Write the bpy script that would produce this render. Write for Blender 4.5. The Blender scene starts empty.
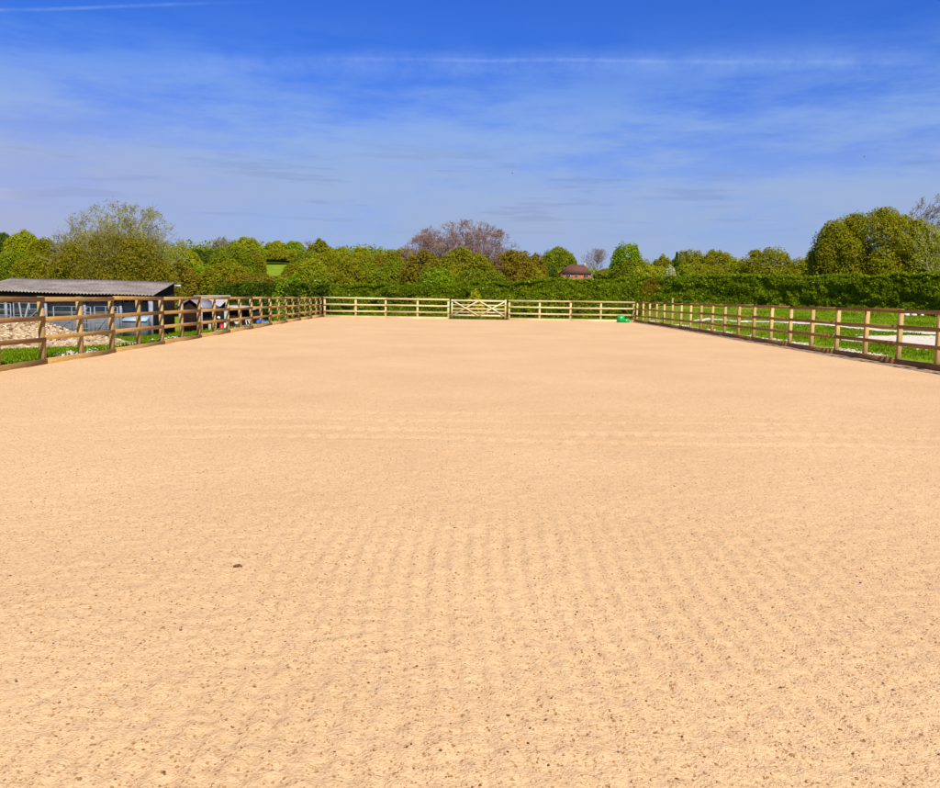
import bpy, math, random
import numpy as np
from mathutils import Vector

R = math.radians
rng = np.random.default_rng(7)
random.seed(7)
scene = bpy.context.scene
col = scene.collection

# ------------------------------------------------------------------ camera model
CAM = np.array([0.0, 0.0, 1.56]); F = 844.0
YAW, PITCH, ROLL = R(0.78), R(6.54), R(0.9)
fw = np.array([math.sin(YAW)*math.cos(PITCH), math.cos(YAW)*math.cos(PITCH), -math.sin(PITCH)])
r0 = np.array([math.cos(YAW), -math.sin(YAW), 0.0]); u0 = np.cross(r0, fw)
cr = r0*math.cos(ROLL) + u0*math.sin(ROLL); cu = u0*math.cos(ROLL) - r0*math.sin(ROLL)
def ray(px, py):
    return fw + cr*(px-470)/F - cu*(py-394)/F
def P(px, py, Y):                      # the point of that sight line at distance Y up the field
    d = ray(px, py); return CAM + d*(Y/d[1])
def PX(px, Y): return P(px, 297, Y)[0]

def sm(a, b, t):
    t = np.clip((np.asarray(t, float)-a)/(b-a), 0, 1); return t*t*(3-2*t)
def vnoise(x, y, seed=0):
    x = np.asarray(x, float); y = np.asarray(y, float)
    xi = np.floor(x).astype(np.int64); yi = np.floor(y).astype(np.int64); fx = x-xi; fy = y-yi
    def h(a, b):
        n = (a*374761393 + b*668265263 + seed*1442695041) & 0xffffffff
        n = ((n ^ (n >> 13))*1274126177) & 0xffffffff
        return ((n ^ (n >> 16)) & 0xffff)/65535.0
    sx = fx*fx*(3-2*fx); sy = fy*fy*(3-2*fy)
    return (h(xi, yi)*(1-sx)+h(xi+1, yi)*sx)*(1-sy)+(h(xi, yi+1)*(1-sx)+h(xi+1, yi+1)*sx)*sy

XL, XR, YF = -8.76, 11.24, 54.0        # fence lines of the arena
def ramp(y): return 0.15*sm(16, 54, y)
def ground(x, y):
    x = np.asarray(x, float); y = np.asarray(y, float)
    g = -0.02 + ramp(y)*0.8
    g = g + .14*sm(XR, XR+.06, x)*(y < YF) + .10*sm(-XL, -XL+.06, -x)*(y < YF)
    gr = np.interp(y, [0, 18, 28, 36, 42, 50, 60], [.13, .14, .16, .20, .36, 1.12, 1.2])
    gl = np.interp(y, [0, 18, 24, 29, 40, 50, 60], [.05, .03, -.08, -.20, -.5, -.85, -.9])
    g = g + (gr-g)*sm(XR+.1, XR+2.6, x)
    g = g + (gl-g)*sm(-XL+.3, -XL+4.0, -x)
    far = 0.4
    g = g + (far-g)*sm(62, 95, y)
    g = g + 9.5*sm(105, 240, y)*(.62+.38*sm(-60, 40, -x)) + 3*sm(240, 600, y)
    g = g + 0.03*(vnoise(x*.8, y*.8, 3)-.5)*sm(XR, XR+2, x) + 0.04*(vnoise(x*.7, y*.7, 4)-.5)*sm(-XL, -XL+2, -x)
    return g
def G(px, py, ymax=90):
    d = ray(px, py)
    for Y in np.arange(4, ymax, .05):
        p = CAM + d*(Y/d[1])
        if p[2] <= float(ground(p[0], p[1])): return p
    return p

# ------------------------------------------------------------------ object helpers
def empty(name, loc):
    o = bpy.data.objects.new(name, None); o.empty_display_size = .2; col.objects.link(o); o.location = tuple(map(float, loc)); return o
def tag(o, label=None, cat=None, group=None, kind=None):
    if label: o['label'] = label
    if cat: o['category'] = cat
    if group: o['group'] = group
    if kind: o['kind'] = kind
    return o
def mesh_obj(name, verts, faces, mat, parent=None, smooth=False):
    """faces: list of arrays (n,k) of constant k"""
    verts = np.asarray(verts, float).reshape(-1, 3).copy()
    if not isinstance(faces, list): faces = [faces]
    if parent is not None:
        q = parent; off = np.zeros(3)
        while q is not None: off += np.array(q.location[:]); q = q.parent
        verts -= off
    me = bpy.data.meshes.new(name)
    me.vertices.add(len(verts)); me.vertices.foreach_set('co', verts.ravel().astype(np.float32))
    li = np.concatenate([np.asarray(f).ravel() for f in faces]).astype(np.int32)
    tot = np.concatenate([np.full(len(f), np.asarray(f).shape[1]) for f in faces]).astype(np.int32)
    st = np.concatenate([[0], np.cumsum(tot)[:-1]]).astype(np.int32)
    me.loops.add(len(li)); me.loops.foreach_set('vertex_index', li)
    me.polygons.add(len(tot)); me.polygons.foreach_set('loop_start', st); me.polygons.foreach_set('loop_total', tot)
    if smooth: me.polygons.foreach_set('use_smooth', np.ones(len(tot), bool))
    me.materials.append(mat); me.update(calc_edges=True); me.validate()
    o = bpy.data.objects.new(name, me); col.objects.link(o)
    if parent is not None: o.parent = parent
    return o
class MB:
    def __init__(s): s.v = []; s.f = {}; s.n = 0
    def add(s, v, f):
        v = np.asarray(v, float).reshape(-1, 3)
        for k, arr in (f.items() if isinstance(f, dict) else [(np.asarray(f).shape[1], f)]):
            s.f.setdefault(k, []).append(np.asarray(arr)+s.n)
        s.v.append(v); s.n += len(v); return s
    def build(s, name, mat, parent=None, smooth=False):
        return mesh_obj(name, np.concatenate(s.v), [np.concatenate(a) for a in s.f.values()], mat, parent, smooth)
    def beam(s, a, b, w, h, up=(0, 0, 1), taper=1.0, cham=.004):
        a = np.array(a, float); b = np.array(b, float); d = b-a; d /= np.linalg.norm(d)
        up = np.array(up, float)
        if abs(np.dot(d, up)) > .95: up = np.array([0, 1., 0])
        sd = np.cross(d, up); sd /= np.linalg.norm(sd); u = np.cross(sd, d)
        c = min(cham, w*.2, h*.2); prof = []
        for sx, sz in ((-1, -1), (1, -1), (1, 1), (-1, 1)):
            x, z = sx*w/2, sz*h/2
            e1 = (x-sx*c, z) ; e2 = (x, z-sz*c)
            prof += [e1, e2] if (sx*sz < 0) else [e2, e1]
        # order the octagon by angle
        prof.sort(key=lambda q: math.atan2(q[1]/h, q[0]/w))
        vs = [a+sd*x+u*z for x, z in prof]+[b+sd*x*taper+u*z*taper for x, z in prof]
        n = 8; f = [(i, (i+1) % n, (i+1) % n+n, i+n) for i in range(n)]
        s.add(vs, {4: np.array(f), 8: np.array([list(range(n))[::-1], list(range(n, 2*n))])}); return s
    def box(s, x0, x1, y0, y1, z0, z1):
        v = [(x, y, z) for z in (z0, z1) for y in (y0, y1) for x in (x0, x1)]
        s.add(v, np.array([(0, 2, 3, 1), (4, 5, 7, 6), (0, 1, 5, 4), (2, 6, 7, 3), (0, 4, 6, 2), (1, 3, 7, 5)])); return s
    def prism(s, a, b, ra, rb, n=12):
        a = np.array(a, float); b = np.array(b, float); d = b-a; d /= np.linalg.norm(d)
        up = np.array([0, 0, 1.]) if abs(d[2]) < .9 else np.array([1., 0, 0])
        x = np.cross(d, up); x /= np.linalg.norm(x); y = np.cross(d, x)
        t = np.arange(n)*2*math.pi/n
        v = np.concatenate([a+ra*(np.outer(np.cos(t), x)+np.outer(np.sin(t), y)), b+rb*(np.outer(np.cos(t), x)+np.outer(np.sin(t), y))])
        f = [(i, (i+1) % n, (i+1) % n+n, i+n) for i in range(n)]
        s.add(v, {4: np.array(f), n: np.array([list(range(n))[::-1], list(range(n, 2*n))])}) if n != 4 else s.add(v, np.array(f+[(3, 2, 1, 0), (4, 5, 6, 7)]))
        return s

# ------------------------------------------------------------------ materials
def newmat(name):
    m = bpy.data.materials.new(name); m.use_nodes = True; nt = m.node_tree
    return m, nt, nt.nodes['Principled BSDF']
def N(nt, t, **kw):
    n = nt.nodes.new(t)
    for k, v in kw.items():
        if k.startswith('i_'): n.inputs[k[2:].replace('_', ' ')].default_value = v
        else: setattr(n, k, v)
    return n
def L(nt, a, b): nt.links.new(a, b)
def ramp_node(nt, src, stops):
    r = N(nt, 'ShaderNodeValToRGB'); e = r.color_ramp.elements
    while len(e) < len(stops): e.new(.5)
    for el, (p, c) in zip(e, stops): el.position = p; el.color = (*c, 1) if len(c) == 3 else c
    L(nt, src, r.inputs[0]); return r
def mixc(nt, fac, a, b, mode='MIX'):
    m = N(nt, 'ShaderNodeMix', data_type='RGBA', blend_type=mode)
    for s, v in ((m.inputs[0], fac), (m.inputs[6], a), (m.inputs[7], b)):
        if hasattr(v, 'is_output'): L(nt, v, s)
        else: s.default_value = v if not isinstance(v, tuple) else (*v, 1)
    return m.outputs[2]
def noise(nt, scale, vec=None, detail=4, rough=.55):
    n = N(nt, 'ShaderNodeTexNoise'); n.inputs['Scale'].default_value = scale; n.inputs['Detail'].default_value = detail; n.inputs['Roughness'].default_value = rough
    if vec is not None: L(nt, vec, n.inputs['Vector'])
    return n.outputs['Fac']
def geo_pos(nt): return N(nt, 'ShaderNodeNewGeometry').outputs['Position']
def bump(nt, bs, h, dist, strength=1.0):
    b = N(nt, 'ShaderNodeBump'); b.inputs['Distance'].default_value = dist; b.inputs['Strength'].default_value = strength
    L(nt, h, b.inputs['Height']); L(nt, b.outputs[0], bs.inputs['Normal'])
def simple(name, c, rough=.7, metal=0, var=.25, scale=6, spec=.3, bmp=.004):
    m, nt, bs = newmat(name); pos = geo_pos(nt)
    f = noise(nt, scale, pos)
    cc = ramp_node(nt, f, [(.3, tuple(x*(1-var) for x in c)), (.7, tuple(min(1, x*(1+var)) for x in c))])
    L(nt, cc.outputs[0], bs.inputs['Base Color']); bs.inputs['Roughness'].default_value = rough
    bs.inputs['Metallic'].default_value = metal; bs.inputs['Specular IOR Level'].default_value = spec
    if bmp: bump(nt, bs, noise(nt, scale*6, pos), bmp)
    return m
def wood(name, pale, dark, stretch):
    m, nt, bs = newmat(name); pos = geo_pos(nt)
    mp = N(nt, 'ShaderNodeMapping'); L(nt, pos, mp.inputs[0]); mp.inputs['Scale'].default_value = stretch
    oi = N(nt, 'ShaderNodeObjectInfo')
    f = noise(nt, 9, mp.outputs[0], 5, .65)
    c = ramp_node(nt, f, [(.25, dark), (.62, pale)]).outputs[0]
    t = ramp_node(nt, oi.outputs['Random'], [(0, (.70, .64, .56)), (.5, (.95, .93, .9)), (1, (1, 1, .98))]).outputs[0]
    c = mixc(nt, 1.0, c, t, 'MULTIPLY')
    st = ramp_node(nt, noise(nt, 1.3, pos, 3), [(.4, (.72, .70, .62)), (.62, (1, 1, 1))]).outputs[0]
    c = mixc(nt, .6, c, st, 'MULTIPLY')
    L(nt, c, bs.inputs['Base Color']); bs.inputs['Roughness'].default_value = .8; bs.inputs['Specular IOR Level'].default_value = .15
    bump(nt, bs, f, .006); return m
PALE = (.62, .43, .17); DARK = (.40, .24, .075)
M_post = wood('timber_post', PALE, DARK, (6, 6, .5))
M_railY = wood('timber_rail_half_lit', (.54, .325, .105), (.33, .18, .046), (6, .35, 6))  # left rails: same timber, with the grazing light put into the colour
M_railYr = wood('timber_rail_shaded', (.46, .26, .085), (.26, .13, .038), (6, .35, 6))  # right rails: same timber again, their shade painted in as darker brown
M_railX = wood('timber_rail_sunlit', (.80, .63, .33), (.60, .43, .18), (.35, 6, 6))  # far rails: same timber, direct sun painted in as a cream tone
M_postF = wood('timber_post_sunlit', (.74, .55, .25), (.52, .34, .12), (6, 6, .5))  # far posts: sunlit copy of the post timber, brightness in the colour
M_gate = wood('gate_timber', (.86, .70, .41), (.66, .49, .24), (2, 6, 3))

def leaf_mat(name, c1, c2, c3=None, rough=.55, transl=.45, scale=.45, low=.86):
    m, nt, bs = newmat(name); g = N(nt, 'ShaderNodeNewGeometry')
    r = ramp_node(nt, g.outputs['Random Per Island'], [(0, c1), (.75, c2), (1, c3 or c2)])
    n2 = ramp_node(nt, noise(nt, scale, g.outputs['Position'], 3), [(.33, (low*.97, low, low)), (.66, (1.0, 1.0, 1.0))])
    c = mixc(nt, 1.0, r.outputs[0], n2.outputs[0], 'MULTIPLY')
    L(nt, c, bs.inputs['Base Color']); bs.inputs['Roughness'].default_value = rough; bs.inputs['Specular IOR Level'].default_value = .06
    tr = N(nt, 'ShaderNodeBsdfTranslucent'); hs = N(nt, 'ShaderNodeHueSaturation'); hs.inputs['Saturation'].default_value = 1.1; hs.inputs['Value'].default_value = 1.5
    L(nt, c, hs.inputs['Color']); L(nt, hs.outputs[0], tr.inputs['Color'])
    mx = N(nt, 'ShaderNodeMixShader'); mx.inputs[0].default_value = transl
    out = nt.nodes['Material Output']; L(nt, bs.outputs[0], mx.inputs[1]); L(nt, tr.outputs[0], mx.inputs[2]); L(nt, mx.outputs[0], out.inputs[0])
    return m
LM = {
 'olive':  leaf_mat('leaf_olive', (.195, .180, .004), (.265, .245, .006), (.33, .30, .015)),
 'green':  leaf_mat('leaf_green', (.160, .190, .004), (.230, .260, .006), (.29, .31, .015)),
 'bright': leaf_mat('leaf_bright', (.160, .240, .004), (.245, .335, .006), (.32, .38, .02)),
 'yellow': leaf_mat('leaf_yellow', (.250, .265, .004), (.335, .340, .008), (.42, .40, .03)),
 'dark':   leaf_mat('leaf_dark', (.060, .095, .008), (.100, .140, .012), (.14, .17, .02)),
 'brown':  leaf_mat('leaf_brown', (.210, .160, .008), (.275, .210, .010), (.31, .26, .03)),
 'rust':   leaf_mat('leaf_rust', (.210, .145, .008), (.270, .190, .010), (.26, .23, .02)),
 'willow': leaf_mat('leaf_willow', (.185, .148, .006), (.245, .200, .008), (.31, .27, .02)),
 'hedge':  leaf_mat('leaf_hedge', (.105, .155, .002), (.215, .275, .003), (.38, .42, .02), scale=.7, low=.74),
 'hedge2': leaf_mat('leaf_hedge_dark', (.050, .085, .005), (.110, .155, .007), (.18, .22, .02), scale=.8),
 'white':  leaf_mat('blossom_white', (.30, .33, .08), (.62, .60, .32), (.85, .80, .60)),
 'catkin': leaf_mat('leaf_catkin', (.33, .32, .015), (.47, .44, .04), (.56, .50, .12)),
 'pink':   leaf_mat('bud_pink', (.27, .13, .08), (.36, .19, .12), (.42, .26, .18)),
}
M_bark = simple('bark', (.16, .13, .085), .9, var=.35)
M_barkP = simple('bark_pale', (.42, .36, .26), .9, var=.3)
M_barkG = simple('bark_grey', (.21, .17, .13), .9, var=.3)
M_barkPink = simple('bark_pinkish', (.27, .165, .12), .9, var=.3)
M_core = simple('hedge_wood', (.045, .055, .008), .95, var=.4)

# sand -----------------------------------------------------------------
def sand_mat():
    m, nt, bs = newmat('sand_surface'); pos = geo_pos(nt)
    base = ramp_node(nt, noise(nt, .35, pos, 4), [(.3, (.585, .368, .176)), (.7, (.655, .424, .210))]).outputs[0]
    gr = ramp_node(nt, noise(nt, 45, pos, 3, .7), [(.28, (.70, .64, .55)), (.5, (.98, .97, .95)), (.75, (1.06, 1.06, 1.06))]).outputs[0]
    c = mixc(nt, 1.0, base, gr, 'MULTIPLY')
    # dark fibre and bark specks: shaped marks in the surface itself
    for sc_, th, colr in ((30, .10, (.22, .095, .022)), (62, .20, (.32, .15, .045)), (15, .035, (.12, .05, .018))):
        mp = N(nt, 'ShaderNodeMapping'); L(nt, pos, mp.inputs[0]); mp.inputs['Scale'].default_value = (1.0, .75, 0)
        v = N(nt, 'ShaderNodeTexVoronoi', voronoi_dimensions='2D'); v.inputs['Scale'].default_value = sc_; L(nt, mp.outputs[0], v.inputs['Vector'])
        sep = N(nt, 'ShaderNodeSeparateColor'); L(nt, v.outputs['Color'], sep.inputs[0])
        a = N(nt, 'ShaderNodeMath', operation='MULTIPLY'); L(nt, sep.outputs[0], a.inputs[0]); L(nt, sep.outputs[1], a.inputs[1])
        b = N(nt, 'ShaderNodeMath', operation='MULTIPLY'); L(nt, a.outputs[0], b.inputs[0]); b.inputs[1].default_value = th*2.6
        s = N(nt, 'ShaderNodeMath', operation='LESS_THAN'); L(nt, v.outputs['Distance'], s.inputs[0]); L(nt, b.outputs[0], s.inputs[1])
        k = N(nt, 'ShaderNodeMath', operation='GREATER_THAN'); L(nt, sep.outputs[2], k.inputs[0]); k.inputs[1].default_value = .50
        s2 = N(nt, 'ShaderNodeMath', operation='MULTIPLY'); L(nt, s.outputs[0], s2.inputs[0]); L(nt, k.outputs[0], s2.inputs[1])
        s3 = N(nt, 'ShaderNodeMath', operation='MULTIPLY'); L(nt, s2.outputs[0], s3.inputs[0]); s3.inputs[1].default_value = .8
        c = mixc(nt, s3.outputs[0], c, colr)
    L(nt, c, bs.inputs['Base Color']); bs.inputs['Roughness'].default_value = .95; bs.inputs['Specular IOR Level'].default_value = .1
    ad = N(nt, 'ShaderNodeMath', operation='ADD'); L(nt, noise(nt, 28, pos, 4, .65), ad.inputs[0]); L(nt, noise(nt, 90, pos, 2, .6), ad.inputs[1])
    bump(nt, bs, ad.outputs[0], .011, .75); return m
M_sand = sand_mat()
M_clod = simple('sand_clod', (.50, .31, .14), .95, var=.35, scale=20)
M_chip = simple('dark_chip', (.10, .055, .025), .9, var=.5, scale=9)

def grass_mat():
    m, nt, bs = newmat('grass_ground'); pos = geo_pos(nt)
    a = ramp_node(nt, noise(nt, .5, pos, 5, .6), [(.3, (.13, .21, .002)), (.5, (.19, .27, .003)), (.66, (.30, .29, .03))]).outputs[0]
    b = ramp_node(nt, noise(nt, 9, pos, 4, .7), [(.3, (.5, .55, .45)), (.65, (1.1, 1.1, 1.0))]).outputs[0]
    c = mixc(nt, 1.0, a, b, 'MULTIPLY')
    L(nt, c, bs.inputs['Base Color']); bs.inputs['Roughness'].default_value = .9; bs.inputs['Specular IOR Level'].default_value = .1
    bump(nt, bs, noise(nt, 14, pos, 4, .7), .06); return m
M_grass = grass_mat()
M_blade = leaf_mat('grass_blades', (.13, .21, .002), (.22, .32, .003), (.36, .40, .02), scale=.6, transl=.45, low=.7)
M_stone = simple('white_limestone', (.50, .42, .30), .9, var=.3, scale=5)
M_path = simple('limestone_path', (.62, .53, .39), .95, var=.08, scale=9, bmp=.02)

# ------------------------------------------------------------------ ground
def grid_mesh(name, xs, ys, zf, mat, smooth=True):
    X, Y = np.meshgrid(xs, ys); Z = zf(X, Y)
    nx, ny = len(xs), len(ys)
    i = np.arange(nx*ny).reshape(ny, nx)
    f = np.stack([i[:-1, :-1], i[:-1, 1:], i[1:, 1:], i[1:, :-1]], -1).reshape(-1, 4)
    return mesh_obj(name, np.stack([X, Y, Z], -1).reshape(-1, 3), f, mat, None, smooth)
def zground(X, Y):
    z = ground(X, Y)
    inside = (X > XL-.02) & (X < XR+.02) & (Y < YF+.02)
    return np.where(inside, -.16, z)
xs = np.unique(np.concatenate([-np.geomspace(60, 3000, 30), np.arange(-60, -18, 1.0), np.arange(-18, XL-.06, .3), [XL-.06, XL-.01], np.arange(-8.5, 11.2, .8), [XR+.01, XR+.06], np.arange(11.5, 24, .3), np.arange(24, 60, 1.0), np.geomspace(60, 3000, 30)]))
ys = np.unique(np.concatenate([-np.geomspace(5, 3000, 16), np.arange(-4, 12, 1.0), np.arange(12, YF, .3), [YF+.01, YF+.07], np.arange(54.3, 64, .4), np.arange(64, 300, 4.0), np.geomspace(300, 6000, 24)]))
tag(grid_mesh('ground', xs, ys, zground, M_grass), 'green grass field around the sand arena', kind='structure')

# ------------------------------------------------------------------ sand
def zsand(X, Y):
    z = ramp(Y)
    wob = vnoise(X*.6, Y*.25, 11)
    near = (1-sm(4.8, 7.0, Y))*(.12+.88*(1-sm(1.2, 3.4, np.abs(X-.3-.6*vnoise(X*.2, Y*.5, 14)))))
    amp = near*(.25+.9*vnoise(X*.9, Y*.8, 12))
    ph = (X + .035*np.sin(Y*1.7+X) + .05*(vnoise(X*.7, Y*.7, 5)-.5) + .012*Y*np.sin(X*.8))/.115
    z = z + .0080*amp*(np.sin(ph*2*np.pi)+.5*(vnoise(X*9, Y*1.6, 15)-.5))
    # long raked passes the length of the arena
    z = z + .003*np.sin(X*2*np.pi/1.9+wob*2)
    # curved wheel tracks crossing the arena
    for rc, w, a in ((9.15, .10, .010), (9.75, .13, .012), (10.6, .10, .008), (11.3, .12, .007)):
        yc = rc - .010*(X-.6)**2 + .12*np.sin(X*.9+rc)
        m_ = np.exp(-((Y-yc)/w)**2)*(1-sm(3.0, 6.5, np.abs(X-1.0)))
        z = z + m_*(-a + .008*np.sin(X*2*np.pi/.22)*(vnoise(X*1.1, yc, 8) > .45))
        z = z + .6*a*np.exp(-((Y-yc-w*1.8)/(w*.7))**2)*(1-sm(3.0, 6.5, np.abs(X-1.0)))
    z = z + .010*(vnoise(X*1.5, Y*1.5, 1)-.5)
    k = 1-sm(14, 24, Y)
    z = z + k*(.006*(vnoise(X*7, Y*7, 2)-.5) + .008*(vnoise(X*16, Y*16, 6)-.5) + .008*(vnoise(X*34, Y*34, 9)-.5))
    # thrown up against the boards
    z = z + .03*np.exp(-(X-XL)/.25)*vnoise(X*3, Y*1.1, 21) + .03*np.exp((X-XR)/.25)*vnoise(X*3, Y*1.1, 22)
    return z
ysn = [1.2]
while ysn[-1] < 20: ysn.append(ysn[-1]+max(.016, .0045*ysn[-1]))
ysn = np.concatenate([ysn, np.linspace(ysn[-1]+.1, YF-.02, 200)])
xsn = np.concatenate([np.linspace(XL+.02, -4.4, 120), np.linspace(-4.37, 4.97, 360), np.linspace(5.0, XR-.02, 160)])
back = np.linspace(-6, 1.15, 10)
tag(grid_mesh('sand', xsn, np.concatenate([back, ysn]), zsand, M_sand), 'raked pale orange sand riding surface', kind='structure')

# small rocks / clods baked into one mesh
ICO_V = None
def ico():
    t = (1+5**.5)/2
    v = np.array([(-1, t, 0), (1, t, 0), (-1, -t, 0), (1, -t, 0), (0, -1, t), (0, 1, t), (0, -1, -t), (0, 1, -t), (t, 0, -1), (t, 0, 1), (-t, 0, -1), (-t, 0, 1)], float)
    v /= np.linalg.norm(v[0])
    f = np.array([(0, 11, 5), (0, 5, 1), (0, 1, 7), (0, 7, 10), (0, 10, 11), (1, 5, 9), (5, 11, 4), (11, 10, 2), (10, 7, 6), (7, 1, 8), (3, 9, 4), (3, 4, 2), (3, 2, 6), (3, 6, 8), (3, 8, 9), (4, 9, 5), (2, 4, 11), (6, 2, 10), (8, 6, 7), (9, 8, 1)])
    return v, f
def rocks(name, pts, sizes, mat, parent=None, flat=.65, jit=.3):
    v, f = ico(); n = len(pts)
    V = v[None]*(1+jit*(rng.random((n, 12, 1))*2-1))
    a = rng.random(n)*6.28; s = np.asarray(sizes)[:, None]
    sx = s*(.8+.5*rng.random((n, 1))); sy = s*(.8+.5*rng.random((n, 1))); szz = s*flat*(.8+.4*rng.random((n, 1)))
    x = V[..., 0]*sx; y = V[..., 1]*sy; z = V[..., 2]*szz
    X = x*np.cos(a)[:, None]-y*np.sin(a)[:, None]; Y = x*np.sin(a)[:, None]+y*np.cos(a)[:, None]
    VV = np.stack([X, Y, z], -1)+np.asarray(pts)[:, None]
    FF = f[None]+(np.arange(n)*12)[:, None, None]
    return mesh_obj(name, VV.reshape(-1, 3), FF.reshape(-1, 3), mat, parent)
n = 9000
yy = 2.3*np.exp(rng.random(n)*math.log(22/2.3)); xx = (rng.random(n)*2-1)*np.minimum(.62*yy+.5, 11) + .0
ok = (xx > XL+.1) & (xx < XR-.1); xx, yy = xx[ok], yy[ok]
ss = .0028+.0055*rng.random(len(xx))**3
tag(rocks('sand_clods', np.stack([xx, yy, zsand(xx, yy)+ss*.2], -1), ss, M_clod), 'tiny clods of sand scattered over the arena', 'sand clods', kind='stuff')
n = 1500
yy = 2.3*np.exp(rng.random(n)*math.log(25/2.3)); xx = (rng.random(n)*2-1)*np.minimum(.62*yy+.5, 11)
ok = (xx > XL+.1) & (xx < XR-.1); xx, yy = xx[ok], yy[ok]
ss = .002+.0045*rng.random(len(xx))**3
tag(rocks('bark_crumbs', np.stack([xx, yy, zsand(xx, yy)+ss*.3], -1), ss, M_chip), 'small dark crumbs of bark scattered over the sand', 'bark crumbs', kind='stuff')
# one dark twig in the near sand
g = G(238, 572); tw = MB()
zt = float(zsand(g[0], g[1]))+.008
tw.prism((g[0]-.026, g[1], zt), (g[0]+.004, g[1]+.008, zt+.004), .005, .009, 6).prism((g[0]+.004, g[1]+.008, zt+.004), (g[0]+.026, g[1]-.004, zt+.002), .009, .003, 6)
tag(tw.build('twig', M_chip), 'short dark twig lying on the near sand left of centre', 'twig')

# ------------------------------------------------------------------ fences
PITCHY = 1.8
def side_fence(x, s, mat_r, name_label, idx_max):
    """s=+1: rails sit on the +X face of the posts (arena side of the left fence)"""
    root = empty('post_and_rail_fence', (x, YF, float(ramp(YF))))
    tag(root, name_label, 'fence')
    for i in range(0, idx_max+1):
        y = YF-PITCHY*i; lean = rng.normal(0, .006, 2)
        px = x-s*.075
        b = MB().beam((px, y, -.3), (px+lean[0], y+lean[1], 1.425+rng.normal(0, .008)), .10, .12, up=(0, 1, 0))
        b.build('post', M_post, root)
    for zc in (1.38, .965, .55):
        j = 0
        while j*2 < idx_max:
            y1 = YF-PITCHY*2*j+(.0 if j else .05); y0 = max(YF-PITCHY*2*(j+1), YF-PITCHY*idx_max)
            dz = rng.normal(0, .010, 2)
            b = MB().beam((x-s*.003+s*rng.normal(0, .002), y0+.004, zc+dz[0]), (x-s*.003, y1-.004, zc+dz[1]), .040, .098)
            b.build('rail', mat_r, root); j += 1
    j = 0
    while j*2 < idx_max:
        y1 = YF-PITCHY*2*j; y0 = max(YF-PITCHY*2*(j+1), YF-PITCHY*idx_max)
        zt = (.125 if s > 0 else .165)+float(ramp((y0+y1)/2))*(1.3 if s > 0 else 1); dz = rng.normal(0, .008, 2)
        b = MB().beam((x+s*.002, y0+.004, zt-.13+dz[0]), (x+s*.002, y1-.004, zt-.13+dz[1]+.0), .045, .26)
        b.build('kickboard', mat_r, root); j += 1
    return root
side_fence(XL, +1, M_railY, 'timber post and rail fence, rails coloured as half lit, along the left side of the sand', 28)
side_fence(XR, -1, M_railYr, 'timber post and rail fence, rails coloured as shaded, along the right side of the sand', 28)

def far_fence(px_posts, label):
    xsx = [PX(p, YF) for p in px_posts]
    root = empty('post_and_rail_fence', (xsx[0], YF, float(ramp(YF)))); tag(root, label, 'fence')
    for x in xsx:
        MB().beam((x, YF+.085, -.2), (x+rng.normal(0, .006), YF+.085, 1.44), .12, .10, up=(0, 1, 0)).build('post', M_postF, root)
    for zc in (1.39, .975, .56):
        for j in range(0, len(xsx)-1, 2):
            k = min(j+2, len(xsx)-1); dz = rng.normal(0, .008, 2)
            a = xsx[j]-(.06 if j == 0 else -.004); b_ = xsx[k]+(.06 if k == len(xsx)-1 else -.004)
            MB().beam((a, YF+.01, zc+dz[0]), (b_, YF+.01, zc+dz[1]), .040, .10).build('rail', M_railX, root)
    for j in range(0, len(xsx)-1, 2):
        k = min(j+2, len(xsx)-1)
        MB().beam((xsx[j]+.004, YF+.004, .15), (xsx[k]-.004, YF+.004, .15), .045, .26).build('kickboard', M_railX, root)
far_fence([324.5, 355.5, 385.5, 417.5, 448.5], 'timber post and rail fence, coloured as sunlit, across the far end, left of the gate')
far_fence([509.5, 540, 571, 601.5, 634.5], 'timber post and rail fence, coloured as sunlit, across the far end, right of the gate')

# gate ------------------------------------------------------------------
gx0, gx1 = PX(451.5, YF), PX(506.5, YF); gy = YF+.05
gate = empty('diamond_brace_gate', (gx0, gy, .15)); tag(gate, 'pale five bar timber gate with crossed diamond braces in the far fence', 'gate')
MB().beam((gx0+.04, gy, .32), (gx0+.04, gy, 1.40), .09, .07, up=(0, 1, 0)).build('hanging_stile', M_gate, gate)
MB().beam((gx1-.05, gy, .25), (gx1-.05, gy, 1.44), .10, .07, up=(0, 1, 0)).build('closing_stile', M_gate, gate)
for z, h in ((1.345, .10), (1.06, .075), (.83, .075), (.61, .075), (.41, .09)):
    MB().beam((gx0+.088, gy+.0, z), (gx1-.104, gy+.0, z), .030, h).build('bar', M_gate, gate)
xm = (gx0+gx1)/2
for a, b in (((gx0+.10, .40), (xm-.03, 1.34)), ((gx0+.10, 1.32), (xm-.02, .40)), ((xm+.03, 1.34), (gx1-.12, .40)), ((xm+.02, .40), (gx1-.12, 1.30))):
    yb = gy-.034 if (b[1] > a[1]) else gy-.056
    MB().beam((a[0], yb, a[1]), (b[0], yb, b[1]), .022, .075).build('brace', M_gate, gate)
MB().beam((gx1-.22, gy-.08, 1.12), (gx1+.03, gy-.08, 1.12), .012, .03).build('latch', simple('galvanised_latch', (.35, .36, .37), .5, .6), gate)
for z in (1.3, .45):
    MB().beam((gx0-.10, gy-.075, z), (gx0+.45, gy-.075, z), .008, .04).build('hinge', simple('galvanised_hinge', (.30, .31, .32), .5, .6), gate)
# dirt threshold under the gate and stones banked against the far boards
thr = MB().box(gx0-.2, gx1+.25, YF-.02, YF+.35, .02, .165)
tag(thr.build('threshold', simple('trodden_soil', (.22, .15, .09), .95, var=.4, scale=8), None), 'strip of trodden soil under the gate', kind='structure')

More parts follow.
